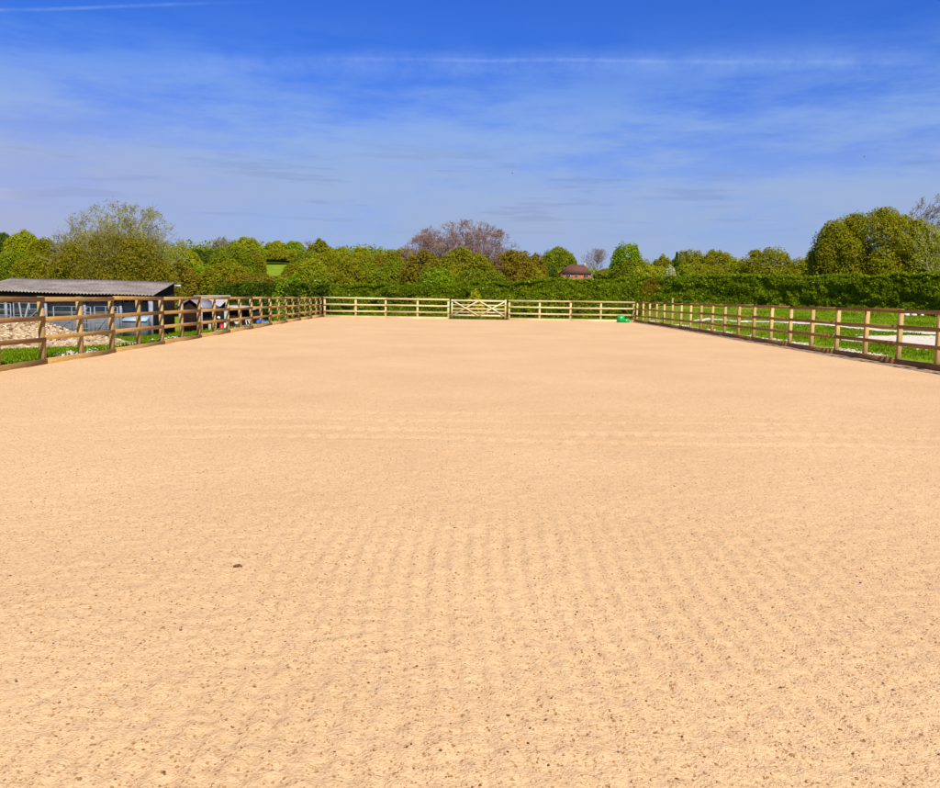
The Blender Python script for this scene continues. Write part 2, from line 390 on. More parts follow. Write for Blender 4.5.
# mounting block (green) -------------------------------------------------
M_green = simple('green_plastic', (.004, .36, .055), .35, var=.06, spec=.5, bmp=0)
a = P(617, 326, 52.6); b = P(628.5, 326, 52.6)
mbk = empty('mounting_block', (a[0], 52.6, float(ramp(52.6)))); tag(mbk, 'small green plastic two step mounting block by the far right corner', 'mounting block')
x0, x1 = a[0], b[0]; zb = float(ramp(52.6)); hw = x1-x0
def tapered(mb, x0, x1, y0, y1, z0, z1, t):
    v = [(x0, y0, z0), (x1, y0, z0), (x1, y1, z0), (x0, y1, z0), (x0+t, y0+t, z1), (x1-t, y0+t, z1), (x1-t, y1-t, z1), (x0+t, y1-t, z1)]
    mb.add(v, np.array([(3, 2, 1, 0), (4, 5, 6, 7), (0, 1, 5, 4), (1, 2, 6, 5), (2, 3, 7, 6), (3, 0, 4, 7)]))
s_ = MB(); tapered(s_, x0, x0+hw*.60, 52.35, 52.85, zb-.02, zb+.44, .035); s_.build('upper_step', M_green, mbk)
s_ = MB(); tapered(s_, x0+hw*.60-.03, x1, 52.38, 52.82, zb-.02, zb+.22, .03); s_.build('lower_step', M_green, mbk)
MB().box(x0+.07, x0+hw*.60-.07, 52.42, 52.78, zb+.441, zb+.455).build('tread', M_green, mbk)

# extra posts beyond the right fence
p = P(672.5, 300, 46)
tag(MB().beam((p[0], 46, -.1), (p[0], 46, p[2]+.10), .075, .075, up=(0, 1, 0)).build('marker_post', simple('grey_weathered_wood', (.24, .22, .16), .9)), 'weathered grey post taller than the right fence it stands behind', 'post')

# ------------------------------------------------------------------ stones, path, grass
def drape_region(name, polys, mat, cell=.12, lift=.03):
    V = []; Fc = []; idx = {}
    def inside(poly, x, y):
        c = False; n = len(poly); j = n-1
        for i in range(n):
            if (poly[i][1] > y) != (poly[j][1] > y) and x < (poly[j][0]-poly[i][0])*(y-poly[i][1])/(poly[j][1]-poly[i][1])+poly[i][0]: c = not c
            j = i
        return c
    for poly in polys:
        xa = min(p[0] for p in poly); xb = max(p[0] for p in poly); ya = min(p[1] for p in poly); yb = max(p[1] for p in poly)
        for i in range(int(math.floor(xa/cell)), int(xb/cell)+1):
            for j in range(int(math.floor(ya/cell)), int(yb/cell)+1):
                jx = (float(vnoise(i*.35, j*.35, 31))-.5)*.5; jy = (float(vnoise(i*.35, j*.35, 32))-.5)*.5
                if inside(poly, (i+.5)*cell+jx, (j+.5)*cell+jy):
                    q = []
                    for a_, b_ in ((i, j), (i+1, j), (i+1, j+1), (i, j+1)):
                        if (a_, b_) not in idx:
                            idx[(a_, b_)] = len(V); V.append((a_*cell, b_*cell, float(ground(a_*cell, b_*cell))+lift))
                        q.append(idx[(a_, b_)])
                    if tuple(q) not in Fc: Fc.append(tuple(q))
    return mesh_obj(name, V, np.array(list(dict.fromkeys(Fc))), mat)
def gp(l): return [tuple(G(*q)[:2]) for q in l]
patch = gp([(838, 341), (856, 337.5), (905, 336), (950, 337), (1000, 339), (1000, 356), (950, 350.5), (905, 346.5), (868, 343.5)])
strip_hi = [(692, 321.4), (740, 321.5), (790, 322.0), (830, 324.5), (870, 329.0), (905, 331.5), (990, 335)]
strip = gp(strip_hi+[(x, y+1.0+1.1*max(0,(x-700)/200)) for x, y in strip_hi[::-1]])
def drape_fast(name, polys, mat, cell): return drape_region(name, polys, mat, cell)
tag(drape_fast('gravel_patch', [patch], M_path, .16), 'white limestone patch in the right field', kind='structure')
tag(drape_fast('gravel_path', [strip], M_path, .2), 'narrow white limestone path across the right field', kind='structure')

def stuff_rocks(name, pts, sz, mat, label):
    pts = np.array(pts); z = ground(pts[:, 0], pts[:, 1])
    return tag(rocks(name, np.stack([pts[:, 0], pts[:, 1], z+sz*.25], -1), sz, mat), label, 'stones', kind='stuff')
n = 3200; yr = 14+rng.random(n)*41; xr = XR+.18+np.abs(rng.normal(0, .22, n)); k = vnoise(xr*.9, yr*.8, 41) > .55; yr, xr = yr[k], xr[k]
stuff_rocks('margin_stones', np.stack([xr, yr], -1), .012+.045*rng.random(len(xr))**2, M_stone, 'pale stones lying along the outside of the right fence')
n = 3600; yr = 13+rng.random(n)*41; xr = XL-.18-np.abs(rng.normal(0, .30, n)); k = vnoise(xr*.9, yr*.8, 42) > .52; yr, xr = yr[k], xr[k]
stuff_rocks('margin_stones', np.stack([xr, yr], -1), .012+.045*rng.random(len(xr))**2, M_stone, 'pale stones lying along the outside of the left fence')
n = 1600; xr = XL+rng.random(n)*20; yr = YF+.25+np.abs(rng.normal(0, .25, n)); k = ((xr < gx0-.2) | (xr > gx1+.2)); xr, yr = xr[k], yr[k]
stuff_rocks('margin_stones', np.stack([xr, yr], -1), .03+.07*rng.random(len(xr))**2, M_stone, 'pale stones banked behind the far fence')
n = 500; q = np.array(patch); c = q[:8].mean(0); xr = np.interp(rng.random(n), [0, 1], [min(q[:, 0]), max(q[:, 0])]); yr = np.interp(rng.random(n), [0, 1], [min(q[:, 1])-.5, max(q[:, 1])+.5])
stuff_rocks('loose_stones', np.stack([xr, yr], -1), .02+.06*rng.random(n)**2, M_stone, 'loose white stones on and around the limestone patch')
# bigger individual stones
for px, py, s, lab in ((907, 309.5, .17, 'left one of three white boulders at the foot of the right hedge'), (914, 309.3, .18, 'middle one of three white boulders at the foot of the right hedge'), (922.5, 309.3, .12, 'smallest and rightmost white boulder at the foot of the right hedge')):
    p = P(px, py, 47.5)
    o = rocks('boulder', [(p[0], 47.5, float(ground(p[0], 47.5))+s*.5)], [s], simple('white_rock', (.72, .68, .60), .8, var=.08), flat=.8, jit=.12); tag(o, lab, 'boulder', 'white boulders by the right hedge')
# grass blades
def blades(name, x, y, h, label):
    n = len(x); z = ground(x, y)-.01; a = rng.random(n)*6.28; w = .012+.018*rng.random(n)
    lean = rng.normal(0, .35, (n, 2))*h[:, None]
    b = np.stack([x, y, z], -1); d = np.stack([np.cos(a)*w, np.sin(a)*w, 0*w], -1)
    t = b+np.concatenate([lean, h[:, None]], 1)
    V = np.stack([b-d, b+d, t], 1).reshape(-1, 3)
    return tag(mesh_obj(name, V, np.arange(3*n).reshape(-1, 3), M_blade), label, 'grass', kind='stuff')
n = 110000; y = 14+rng.random(n)**.8*36; x = XR+.2+rng.random(n)*22*sm(8, 50, y)+rng.random(n)*2
def in_poly(x, y, poly):
    c = np.zeros(len(x), bool); j = len(poly)-1
    for i in range(len(poly)):
        xi, yi = poly[i]; xj, yj = poly[j]
        with np.errstate(divide='ignore', invalid='ignore'):
            c ^= ((yi > y) != (yj > y)) & (x < (xj-xi)*(y-yi)/(yj-yi+1e-12)+xi)
        j = i
    return c
k = ~((vnoise(x*.7, y*.7, 81) > .80) & (rng.random(n) < .8)) & ~(in_poly(x, y, patch) | in_poly(x, y, strip)) & ((x > XR+.7) | (rng.random(n) < .4)); x, y = x[k], y[k]
blades('field_grass', x, y, .03+.05*rng.random(len(x))+.07*(vnoise(x, y, 51) > .7), 'bright green grass in the field beyond the right fence')
n = 80000; y = 14+rng.random(n)**.9*40; x = XL-.2-rng.random(n)*(2+9*sm(14, 40, y))
k = (x < XL-.7) | (rng.random(n) < .3); x, y = x[k], y[k]
blades('field_grass', x, y, .03+.06*rng.random(len(x))+.09*(vnoise(x, y, 52) > .7), 'bright green grass between the left fence and the sheds')
n = 12000; x = XL-.5+rng.random(n)*21; y = YF+.2+rng.random(n)*3
blades('field_grass', x, y, .08+.22*rng.random(n), 'rough grass at the foot of the hedge behind the far fence')

# ------------------------------------------------------------------ foliage generators
def quads(name, c, nrm, size, mat, parent=None, aspect=.7):
    n = len(c); nrm = nrm/np.linalg.norm(nrm, axis=1, keepdims=True)
    a = rng.normal(size=(n, 3)); t = np.cross(nrm, a); t /= np.linalg.norm(t, axis=1, keepdims=True); b = np.cross(nrm, t)
    s = np.asarray(size).reshape(-1, 1)*np.ones((n, 1))
    t = t*s; b = b*s*aspect
    V = np.stack([c-t, c-b+.15*t, c+t, c+b+.15*t], 1).reshape(-1, 3)
    return mesh_obj(name, V, np.arange(4*n).reshape(-1, 4), mat, parent)
class Branches:
    def __init__(s, seed): s.r = random.Random(seed); s.seg = []
    def run(s, p, d, Ln, rad, lev, inside, nch, up=.12, wob=.18, kids=(7, 6, 5), shrink=.55, ratio=.5):
        nseg = 5 if lev < 2 else 3; pts = [p]; step = Ln/nseg; r = rad
        for i in range(nseg):
            d = (d+Vector((s.r.gauss(0, wob), s.r.gauss(0, wob), s.r.gauss(0, wob)+up))).normalized()
            q = p+d*step; r2 = max(rad*(1-(i+1)/nseg*.75), .004)
            s.seg.append((p, q, r, r2, lev)); p = q; r = r2; pts.append(p)
            if not inside(p): break
            if lev < nch and (i >= 1 or lev > 0):
                for _ in range(max(1, int(round(kids[min(lev, len(kids)-1)]/(nseg-1)+s.r.uniform(-.4, .4))))):
                    ax = Vector((s.r.gauss(0, 1), s.r.gauss(0, 1), s.r.gauss(0, 1))).normalized()
                    e = (d*ratio+ax.cross(d).normalized()*.8).normalized()
                    s.run(p, e, Ln*shrink*s.r.uniform(.75, 1.2), max(r*.6, .006), lev+1, inside, nch, up, wob, kids, shrink, ratio)
    def mesh(s, name, mat, parent, rmin=0.0, lev0=0, lev1=9):
        sg = [x for x in s.seg if lev0 <= x[4] <= lev1]
        a = np.array([x[0][:] for x in sg]); b = np.array([x[1][:] for x in sg]); ra = np.maximum([x[2] for x in sg], rmin); rb = np.maximum([x[3] for x in sg], rmin*.8)
        d = b-a; d /= np.linalg.norm(d, axis=1, keepdims=True); h = np.where(np.abs(d[:, 2:3]) > .9, [[1., 0, 0]], [[0, 0, 1.]])
        x = np.cross(d, h); x /= np.linalg.norm(x, axis=1, keepdims=True); y = np.cross(d, x)
        k = 6 if lev0 == 0 and lev1 <= 1 else 3
        t = np.arange(k)*2*math.pi/k
        ring = x[:, None]*np.cos(t)[None, :, None]+y[:, None]*np.sin(t)[None, :, None]
        V = np.concatenate([a[:, None]+ring*ra[:, None, None], b[:, None]+ring*rb[:, None, None]], 1)
        i = np.arange(k); f = np.stack([i, (i+1) % k, (i+1) % k+k, i+k], -1)
        Fc = f[None]+(np.arange(len(sg))*2*k)[:, None, None]
        return mesh_obj(name, V.reshape(-1, 3), Fc.reshape(-1, 4), mat, parent)
def crown_pts(cx, cy, z0, z1, w, dep, nleaf, seed, lumps=26, top=.62, rough=.16, square=2.6):
    """lumpy crown: blobs on an egg-shaped envelope; each blob is a shell of leaves"""
    r = np.random.default_rng(seed); H = z1-z0; zc = z0+H*(1-top)
    n = lumps; i_ = np.arange(n)+.5
    v = 1-1.86*i_/n; v = np.clip(v+r.normal(0, .05, n), -.9, 1); u = i_*2.39996+r.normal(0, .18, n)
    s = np.sqrt(np.maximum(0, 1-np.abs(v)**square)); s = np.where(v > 0, s, s*.45+.55)
    br = np.clip(2.0/math.sqrt(n)*(.75+.6*r.random(n)), .10+rough*.3, .40)
    rr = 1-br*.9-rough*.9*r.random(n)
    bx = s*np.cos(u)*rr; by = s*np.sin(u)*rr; bz = v*rr
    m0 = n//4; bx = np.concatenate([bx, r.normal(0, .28, m0)]); by = np.concatenate([by, r.normal(0, .28, m0)]); bz = np.concatenate([bz, r.normal(.05, .28, m0)]); br = np.concatenate([br, np.full(m0, .3)])
    m = len(bx)
    k = r.integers(0, m, nleaf)
    d = r.normal(size=(nleaf, 3)); d /= np.linalg.norm(d, axis=1, keepdims=True); d[:, 2] = np.where(r.random(nleaf) < .35, np.abs(d[:, 2]), d[:, 2])
    rad = br[k]*(.50+.58*r.random(nleaf)**.6)
    p = np.stack([bx[k], by[k], bz[k]], -1)+d*rad[:, None]
    cdir = np.stack([bx, by, bz], -1)[k]; flip = ((d*cdir).sum(1) < -.05) & (r.random(nleaf) < .75); d[flip] *= -1
    p = cdir+d*rad[:, None]
    # a few sprays poke out of the outline
    sp = r.random(nleaf) < .04; p[sp] *= 1.02
    nr = d*1.0+[0, -.12, .30]+.50*r.normal(size=(nleaf, 3))
    up = p[:, 2] > 0
    hz = np.where(up, H*top, H*(1-top))
    q = np.stack([cx+p[:, 0]*w/2*1.02, cy+p[:, 1]*dep/2, zc+p[:, 2]*hz*1.02], -1)
    return q, nr
TSEED = [100]
def tree(name, px, ptop, wpx, Y, mat, label, cat='tree', group=None, nleaf=6500, leaf=None, base=.12, bark=None, top=.62, lumps=26, dep=None, trunk=True, rough=.16, zb=None, square=2.6):
    TSEED[0] += 1; sd = TSEED[0]
    t = P(px, ptop, Y); x = float(t[0]); z1 = float(t[2]); z0 = float(ground(x, Y)) if zb is None else zb
    w = wpx/F*Y; H = z1-z0
    root = empty(name, (x, Y, z0)); tag(root, label, cat, group)
    leaf = leaf or .10+.0013*Y
    q, nr = crown_pts(x, Y, z0+H*base, z1, w, dep or w*.9, nleaf, sd, lumps, top, rough, square)
    k = q[:, 2] > z0+.02; q, nr = q[k], nr[k]
    sz = leaf*(.6+.7*np.random.default_rng(sd).random(len(q)))
    quads('crown', q, nr, sz, LM[mat], root)
    if trunk:
        c = Vector((x, Y, z0+H*.55)); inside = lambda p: ((p.x-x)/(w*.46))**2+((p.y-Y)/(w*.46))**2 < 1 and p.z < z0+H*.93
        B = Branches(sd); B.run(Vector((x, Y, z0-.1)), Vector((0, 0, 1)), H*.8, max(.10, H*.026), 0, inside, 2, kids=(7, 4, 3), up=.05, shrink=.45)
        B.mesh('trunk', bark or M_bark, root)
    return root
def bare_tree(name, px, ptop, wpx, Y, label, bark, cat='tree', leafmat=None, nleaf=0, leaf=.1, nch=4, kids=(9, 7, 6, 5), rmin=.012, H0=.28, stems=1, shrink=.55, frac=1.0, up=.16, base=None, leafname='buds', leafcut=None):
    TSEED[0] += 1; sd = TSEED[0]; rr = random.Random(sd)
    t = P(px, ptop, Y); x = float(t[0]); z1 = float(t[2]); z0 = float(ground(x, Y)) if base is None else base; w = wpx/F*Y; H = z1-z0
    root = empty(name, (x, Y, z0)); tag(root, label, cat)
    zc = z0+H*.45
    def inside(p):
        return ((p.x-x)/(w*.5))**2+((p.y-Y)/(w*.5))**2+(max(0, p.z-zc)/(z1-zc))**2 < 1
    B = Branches(sd)
    for i in range(stems):
        a = i*2.39996+rr.random()*.4; sp = .0 if stems == 1 else 1.25*math.sqrt((i+.3)/stems)
        d = Vector((math.cos(a)*sp, math.sin(a)*sp, 1)).normalized()
        B.run(Vector((x+math.cos(a)*.2*(stems > 1), Y+math.sin(a)*.2*(stems > 1), z0-.1)), d, H*.85, max(.08, H*.022)*(1 if stems == 1 else .55), 0, inside, nch, up, .16, kids, shrink, .75)
    B.mesh('trunk', bark, root, rmin, 0, 1); B.mesh('twigs', bark, root, rmin, 2, 9)
    if leafmat and nleaf:
        tips = np.array([s_[1][:] for s_ in B.seg if s_[4] >= nch-1]); r = np.random.default_rng(sd)
        tips = tips[tips[:, 2] > z0+H*.1]
        if leafcut: tips = tips[np.abs(tips[:, 0]-x-.6)+r.normal(0, w*.10, len(tips)) < w*.5*leafcut]
        k = r.integers(0, len(tips), nleaf); q = tips[k]+r.normal(0, leaf*1.6, (nleaf, 3))
        quads(leafname, q, r.normal(size=(nleaf, 3)), leaf*(.6+.6*r.random(nleaf)), LM[leafmat], root)
    return root

# ------------------------------------------------------------------ hedges
def hedge(path, label, mat, nleaf, leaf, thick=1.3, seed=1, blossom=0, name='hedge', patch_brown=None):
    """path: list of (x, y, ztop); front face looks towards the camera"""
    r = np.random.default_rng(seed); pa = np.array(path, float)
    root = empty(name, (pa[0, 0], pa[0, 1], float(ground(pa[0, 0], pa[0, 1])))); tag(root, label, 'hedge')
    seg = np.hypot(np.diff(pa[:, 0]), np.diff(pa[:, 1])); cum = np.concatenate([[0], np.cumsum(seg)]); T = cum[-1]
    def at(t): return np.interp(t, cum, pa[:, 0]), np.interp(t, cum, pa[:, 1]), np.interp(t, cum, pa[:, 2])
    def nrm(t):
        i = np.clip(np.searchsorted(cum, t, side='right')-1, 0, len(seg)-1); dx = np.diff(pa[:, 0])[i]/seg[i]; dy = np.diff(pa[:, 1])[i]/seg[i]; return dy, -dx
    # woody core
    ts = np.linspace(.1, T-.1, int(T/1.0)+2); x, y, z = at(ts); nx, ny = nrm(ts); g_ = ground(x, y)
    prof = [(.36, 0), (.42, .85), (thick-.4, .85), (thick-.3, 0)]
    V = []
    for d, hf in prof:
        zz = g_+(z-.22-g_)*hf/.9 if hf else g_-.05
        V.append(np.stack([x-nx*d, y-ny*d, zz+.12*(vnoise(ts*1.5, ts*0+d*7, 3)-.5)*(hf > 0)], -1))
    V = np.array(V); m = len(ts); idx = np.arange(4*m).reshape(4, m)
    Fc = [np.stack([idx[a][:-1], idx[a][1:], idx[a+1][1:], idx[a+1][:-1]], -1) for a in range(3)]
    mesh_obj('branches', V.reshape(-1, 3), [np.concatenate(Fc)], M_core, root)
    # leaves: front, top, back, ends
    n = nleaf; t = r.random(n)*T; x, y, z = at(t); nx, ny = nrm(t); g_ = ground(x, y)
    which = r.random(n); h = r.random(n); H = z-g_
    bulge = .30*(vnoise(t*.55, h*2.5, seed+5)-.5)+.26*(vnoise(t*1.6, h*5, seed+6)-.5)+.16*(vnoise(t*4, h*10, seed+16)-.5)
    topv = .16*(vnoise(t*.5, t*0, seed+7)-.5)+.20*(vnoise(t*2.2, t*0, seed+8)-.5)
    front = which < .74; topm = (which >= .74) & (which < .93); back_ = which >= .93
    off = np.where(front, -bulge-.05*r.random(n)+.12*r.random(n), np.where(topm, r.random(n)*thick, thick+.1*r.normal(size=n)))
    zz = np.where(topm, z+topv-.10*r.random(n)+.07*np.abs(r.normal(size=n))*(r.random(n) < .35)+(r.random(n) < .03)*.25*r.random(n)*(vnoise(t*1.3, t*0, seed+9) > .5), g_+h*(H+topv))
    # rounded shoulder
    sh = np.clip((h-.86)/.14, 0, 1)*front; off = off+sh**2*.18
    P_ = np.stack([x-nx*off, y-ny*off, zz], -1)
    up = np.array([0, 0, 1.]); f3 = np.stack([nx, ny, 0*nx], -1)
    nr = np.where(topm[:, None], up[None], f3)+.75*r.normal(size=(n, 3))
    sz = leaf*(.55+.8*r.random(n))
    if patch_brown is not None:
        tb = (x-patch_brown[0])/patch_brown[1]; kb = (tb**2+((h-.72)/.34)**2+1.6*(r.random(n)-.5) < 1)&front
        quads('dead_patch', P_[kb], nr[kb], sz[kb]*.8, LM['rust'], root); P_, nr, sz = P_[~kb], nr[~kb], sz[~kb]
    quads('foliage', P_, nr, sz, LM[mat], root)
    if blossom:
        kk = r.integers(0, len(P_), blossom); c = P_[kk]+r.normal(0, .05, (blossom, 3))*[1, 1, 1]-f3[kk]*-.06
        quads('blossom', c, r.normal(size=(blossom, 3))+[0, -1, .4], .05+.05*r.random(blossom), LM['white'], root)
    return root
def hp(l): return [(PX(px, Y), Y, P(px, py, Y)[2]) for px, py, Y in l]
hedge(hp([(330, 285.5, 58.5), (380, 286, 58), (425, 286.3, 58), (470, 284, 58), (515, 283, 58), (545, 280.5, 58), (600, 279.5, 58), (650, 278.5, 58), (700, 277.5, 57), (760, 276.5, 55), (830, 276, 52), (900, 274, 49), (960, 273.5, 46.5), (1040, 273, 43)]),
      'long thick green hedge running behind the far fence and on to the right edge', 'hedge', 170000, .082, seed=3, blossom=90, patch_brown=(PX(650, 58), .62))
hedge(hp([(214, 285, 66), (250, 283.5, 65), (290, 283.5, 62), (334, 285, 60)]), 'low dark green hedge behind the blue drum and the sheds', 'hedge2', 22000, .09, seed=5)

def shrub(px, ptop, wpx, Y, mat, label, nleaf=9000, leaf=.085, blossom=0, lumps=30):
    o = tree('shrub', px, ptop, wpx, Y, mat, label, 'shrub', None, nleaf, leaf, base=-.15, top=.7, lumps=lumps, rough=.20, dep=2.4)
    if blossom:
        cr_ = [c for c in o.children if c.name.startswith('crown')][0]
        co = np.zeros(len(cr_.data.vertices)*3); cr_.data.vertices.foreach_get('co', co); co = co.reshape(-1, 3)+np.array(o.location[:])
        f = co[co[:, 1] < Y-.3]; k = rng.integers(0, len(f), blossom); c = f[k]+[0, -.08, .03]
        quads('blossom', c, rng.normal(size=(blossom, 3))+[0, -1.2, .3], .05+.05*rng.random(blossom), LM['white'], o)
    return o
shrub(290, 270, 40, 63, 'bright', 'bright green leafy shrub at the left end of the far hedge', 11000, blossom=20)
shrub(318, 271, 44, 62, 'green', 'rounded green shrub with scattered white flowers behind the fence corner', 9000, blossom=90)
shrub(438, 264, 52, 60, 'bright', 'tall fresh green shrub behind the gate hedge, left of the pair', 9000)
shrub(480, 266, 74, 60.5, 'green', 'wide fresh green shrub rising above the hedge behind the gate', 17000)
shrub(476, 289, 20, 56.6, 'yellow', 'small yellow green bush just behind the gate', 3000, .09)

# ------------------------------------------------------------------ trees
GR = 'trees on the hillside beyond the arena'
# far row first (name, px, top, width, Y, mat, label)
rows = [
 ('broadleaf_tree', 4, 233, 26, 170, 'dark', 'dark green tree at the far left edge of the skyline'),
 ('broadleaf_tree', 24, 231, 34, 165, 'yellow', 'round yellow green tree near the left edge of the skyline'),
 ('broadleaf_tree', 44, 238, 30, 160, 'olive', 'olive tree right of the round yellow green tree at far left'),
 ('broadleaf_tree', 10, 250, 44, 130, 'green', 'darker green tree low at the left edge above the barn roof'),
 ('broadleaf_tree', 38, 254, 44, 120, 'olive', 'low olive tree above the left end of the barn roof'),
 ('broadleaf_tree', 179, 246, 40, 150, 'yellow', 'yellow olive tree right of the half bare tree'),
 ('broadleaf_tree', 197, 249, 22, 165, 'dark', 'dark green tree between the yellow olive tree and the tall rounded group'),
 ('broadleaf_tree', 210, 251, 22, 170, 'dark', 'second dark tree, just left of the grey leafless crown'),
 ('broadleaf_tree', 246, 236, 32, 160, 'yellow', 'tallest rounded yellow green tree in the left group'),
 ('broadleaf_tree', 232, 244, 40, 150, 'green', 'wide green tree below the grey leafless crown'),
 ('broadleaf_tree', 250, 248, 26, 152, 'olive', 'olive tree on the right shoulder of the tallest rounded tree'),
 ('broadleaf_tree', 277, 241, 26, 232, 'yellow', 'domed yellow green tree above the little hillside meadow'),
 ('broadleaf_tree', 294, 241, 22, 230, 'bright', 'domed bright green tree above the little hillside meadow'),
 ('broadleaf_tree', 281, 249, 44, 222, 'olive', 'broad olive tree standing along the top of the hillside meadow'),
 ('broadleaf_tree', 319, 239, 24, 160, 'olive', 'feathery olive tree with thin top right of the two domed trees'),
 ('bush', 273, 275.0, 42, 84, 'brown', 'low brownish bush hiding the foot of the hillside meadow'),
 ('broadleaf_tree', 272, 263, 40, 216, 'dark', 'added dark low trees standing in for the tree shadow along the top edge of the hillside meadow'),  # dark row added to imitate the tree shadow above the meadow
 ('broadleaf_tree', 293, 263, 22, 130, 'olive', 'low olive tree at the right foot of the hillside meadow'),
 ('broadleaf_tree', 306, 250, 30, 140, 'green', 'green tree filling the slope below the feathery olive tree'),
 ('broadleaf_tree', 340, 245, 22, 160, 'yellow', 'small yellowish tree in the middle left of the skyline'),
 ('broadleaf_tree', 328, 252, 40, 125, 'olive', 'broad olive tree above the left end of the far hedge'),
 ('broadleaf_tree', 362, 245.5, 18, 165, 'yellow', 'narrow pale green tree poking above the skyline'),
 ('broadleaf_tree', 358, 254, 42, 120, 'olive', 'broad dull green tree below the narrow pale green one'),
 ('broadleaf_tree', 382, 253, 28, 140, 'brown', 'brownish tree in the dip left of the pink leafless tree'),
 ('broadleaf_tree', 403, 248, 40, 125, 'olive', 'round olive tree just left of the pink leafless tree'),
 ('broadleaf_tree', 424, 250, 40, 80, 'brown', 'brown budding tree under the left of the pink leafless tree'),
 ('broadleaf_tree', 464, 248, 62, 79, 'olive', 'olive tree under the middle of the pink leafless tree'),
 ('broadleaf_tree', 514, 248, 44, 80, 'rust', 'russet budding tree right of the pink leafless tree'),
 ('broadleaf_tree', 536, 254, 24, 125, 'rust', 'small russet tree left of the rounded green one'),
 ('broadleaf_tree', 559, 247, 32, 318, 'green', 'rounded green tree behind the left of the brick house'),
 ('broadleaf_tree', 544, 262, 22, 250, 'dark', 'low dark tree left of the brick house'),
 ('broadleaf_tree', 611, 268, 28, 230, 'olive', 'low olive tree just right of the brick house'),
 ('broadleaf_tree', 627, 239, 30, 125, 'bright', 'tall bright green tree standing alone on the skyline right of centre'),
 ('broadleaf_tree', 632, 256, 36, 124, 'green', 'darker lower tree at the foot of the tall bright green one'),
 ('broadleaf_tree', 650, 263, 38, 110, 'yellow', 'spreading yellow green tree right of the tall bright one'),
 ('broadleaf_tree', 663, 255, 22, 150, 'olive', 'small olive tree left of the dark pointed conifer'),
 ('broadleaf_tree', 670, 265, 12, 78, 'white', 'small tree white with blossom above the hedge'),
 ('broadleaf_tree', 691, 250, 42, 130, 'olive', 'olive tree just right of the dark pointed conifer'),
 ('broadleaf_tree', 718, 249.5, 42, 125, 'olive', 'wide olive tree between the conifer and the mound shaped tree'),
 ('broadleaf_tree', 700, 262, 60, 100, 'olive', 'low spreading olive tree above the hedge right of the blossom'),
 ('broadleaf_tree', 740, 258, 30, 110, 'yellow', 'low yellow olive tree left of the mound shaped tree'),
 ('broadleaf_tree', 769, 246, 56, 100, 'olive', 'mound shaped olive tree in the middle of the right skyline'),
 ('broadleaf_tree', 806, 259, 26, 130, 'green', 'small green tree in the gap left of the big right hand tree'),
 ('broadleaf_tree', 795, 266, 40, 95, 'olive', 'low olive tree at the foot of the gap beside the big right tree'),
 # mid slope, nearer
 ('broadleaf_tree', 205, 264, 40, 95, 'bright', 'bright green round tree above the small sheds'),
 ('broadleaf_tree', 228, 262, 46, 92, 'olive', 'dense olive tree above the small sheds'),
 ('broadleaf_tree', 243, 271, 36, 80, 'brown', 'low brownish tree above the dark left hedge'),
 ('broadleaf_tree', 176, 262, 40, 92, 'brown', 'brown green tree right of the barn roof'),
 ('broadleaf_tree', 312, 258, 30, 100, 'yellow', 'yellow green tree above the flowering shrub'),
 ('broadleaf_tree', 345, 264, 50, 90, 'olive', 'low broad olive tree above the far hedge, left part'),
 ('broadleaf_tree', 390, 265, 46, 90, 'green', 'low broad green tree above the far hedge left of the gate shrubs'),
 ('broadleaf_tree', 530, 266, 34, 90, 'olive', 'low olive tree above the hedge right of the gate'),
 ('broadleaf_tree', 690, 271, 46, 80, 'green', 'low green bushy tree just over the hedge below the blossom'),
]
for nm, px, pt, w, Y, m, lab in rows:
    nl = 17000 if w < 32 else 26000
    tree(nm, px, pt, w*1.22, Y, m, lab, 'tree', GR, nleaf=nl, base=.02, top=.70, lumps=44+int(w*.9), leaf=.045+.00075*Y, rough=.10)
# leafless trees
bare_tree('leafless_tree', 223, 238, 28, 165, 'small grey leafless tree poking up in the left skyline', M_barkG, rmin=.030, kids=(8, 6, 5), nch=3, leafmat='brown', nleaf=900, leaf=.12)
bare_tree('leafless_tree', 309, 240, 18, 172, 'tiny pinkish leafless tree beside the domed bright tree', M_barkPink, rmin=.030, kids=(8, 6, 5), nch=3)
bare_tree('leafless_tree', 597, 249.5, 42, 330, 'grey leafless tree behind the brick house roof', M_barkG, rmin=.030, kids=(10, 7, 6), nch=3, leafmat='pink', nleaf=1500, leaf=.14)
bare_tree('leafless_tree', 463, 220, 126, 84, 'large pink tinged leafless tree in the centre of the skyline', M_barkPink, rmin=.011, kids=(8, 6, 5, 4), nch=4, leafmat='pink', nleaf=15000, leaf=.05, stems=18, shrink=.40, up=.05)
bare_tree('leafless_tree', 66, 238, 22, 120, 'small grey budding tree left of the willow like dome', M_barkG, rmin=.025, kids=(8, 6, 5), nch=3, leafmat='brown', nleaf=1500, leaf=.09)
bare_tree('half_bare_tree', 119, 199, 126, 86, 'tall half bare tree with yellow green buds behind the barn', M_barkG, rmin=.011, kids=(7, 5, 4, 3), nch=4, leafmat='catkin', nleaf=17000, leaf=.075, stems=16, shrink=.42, up=.03, leafcut=.86)
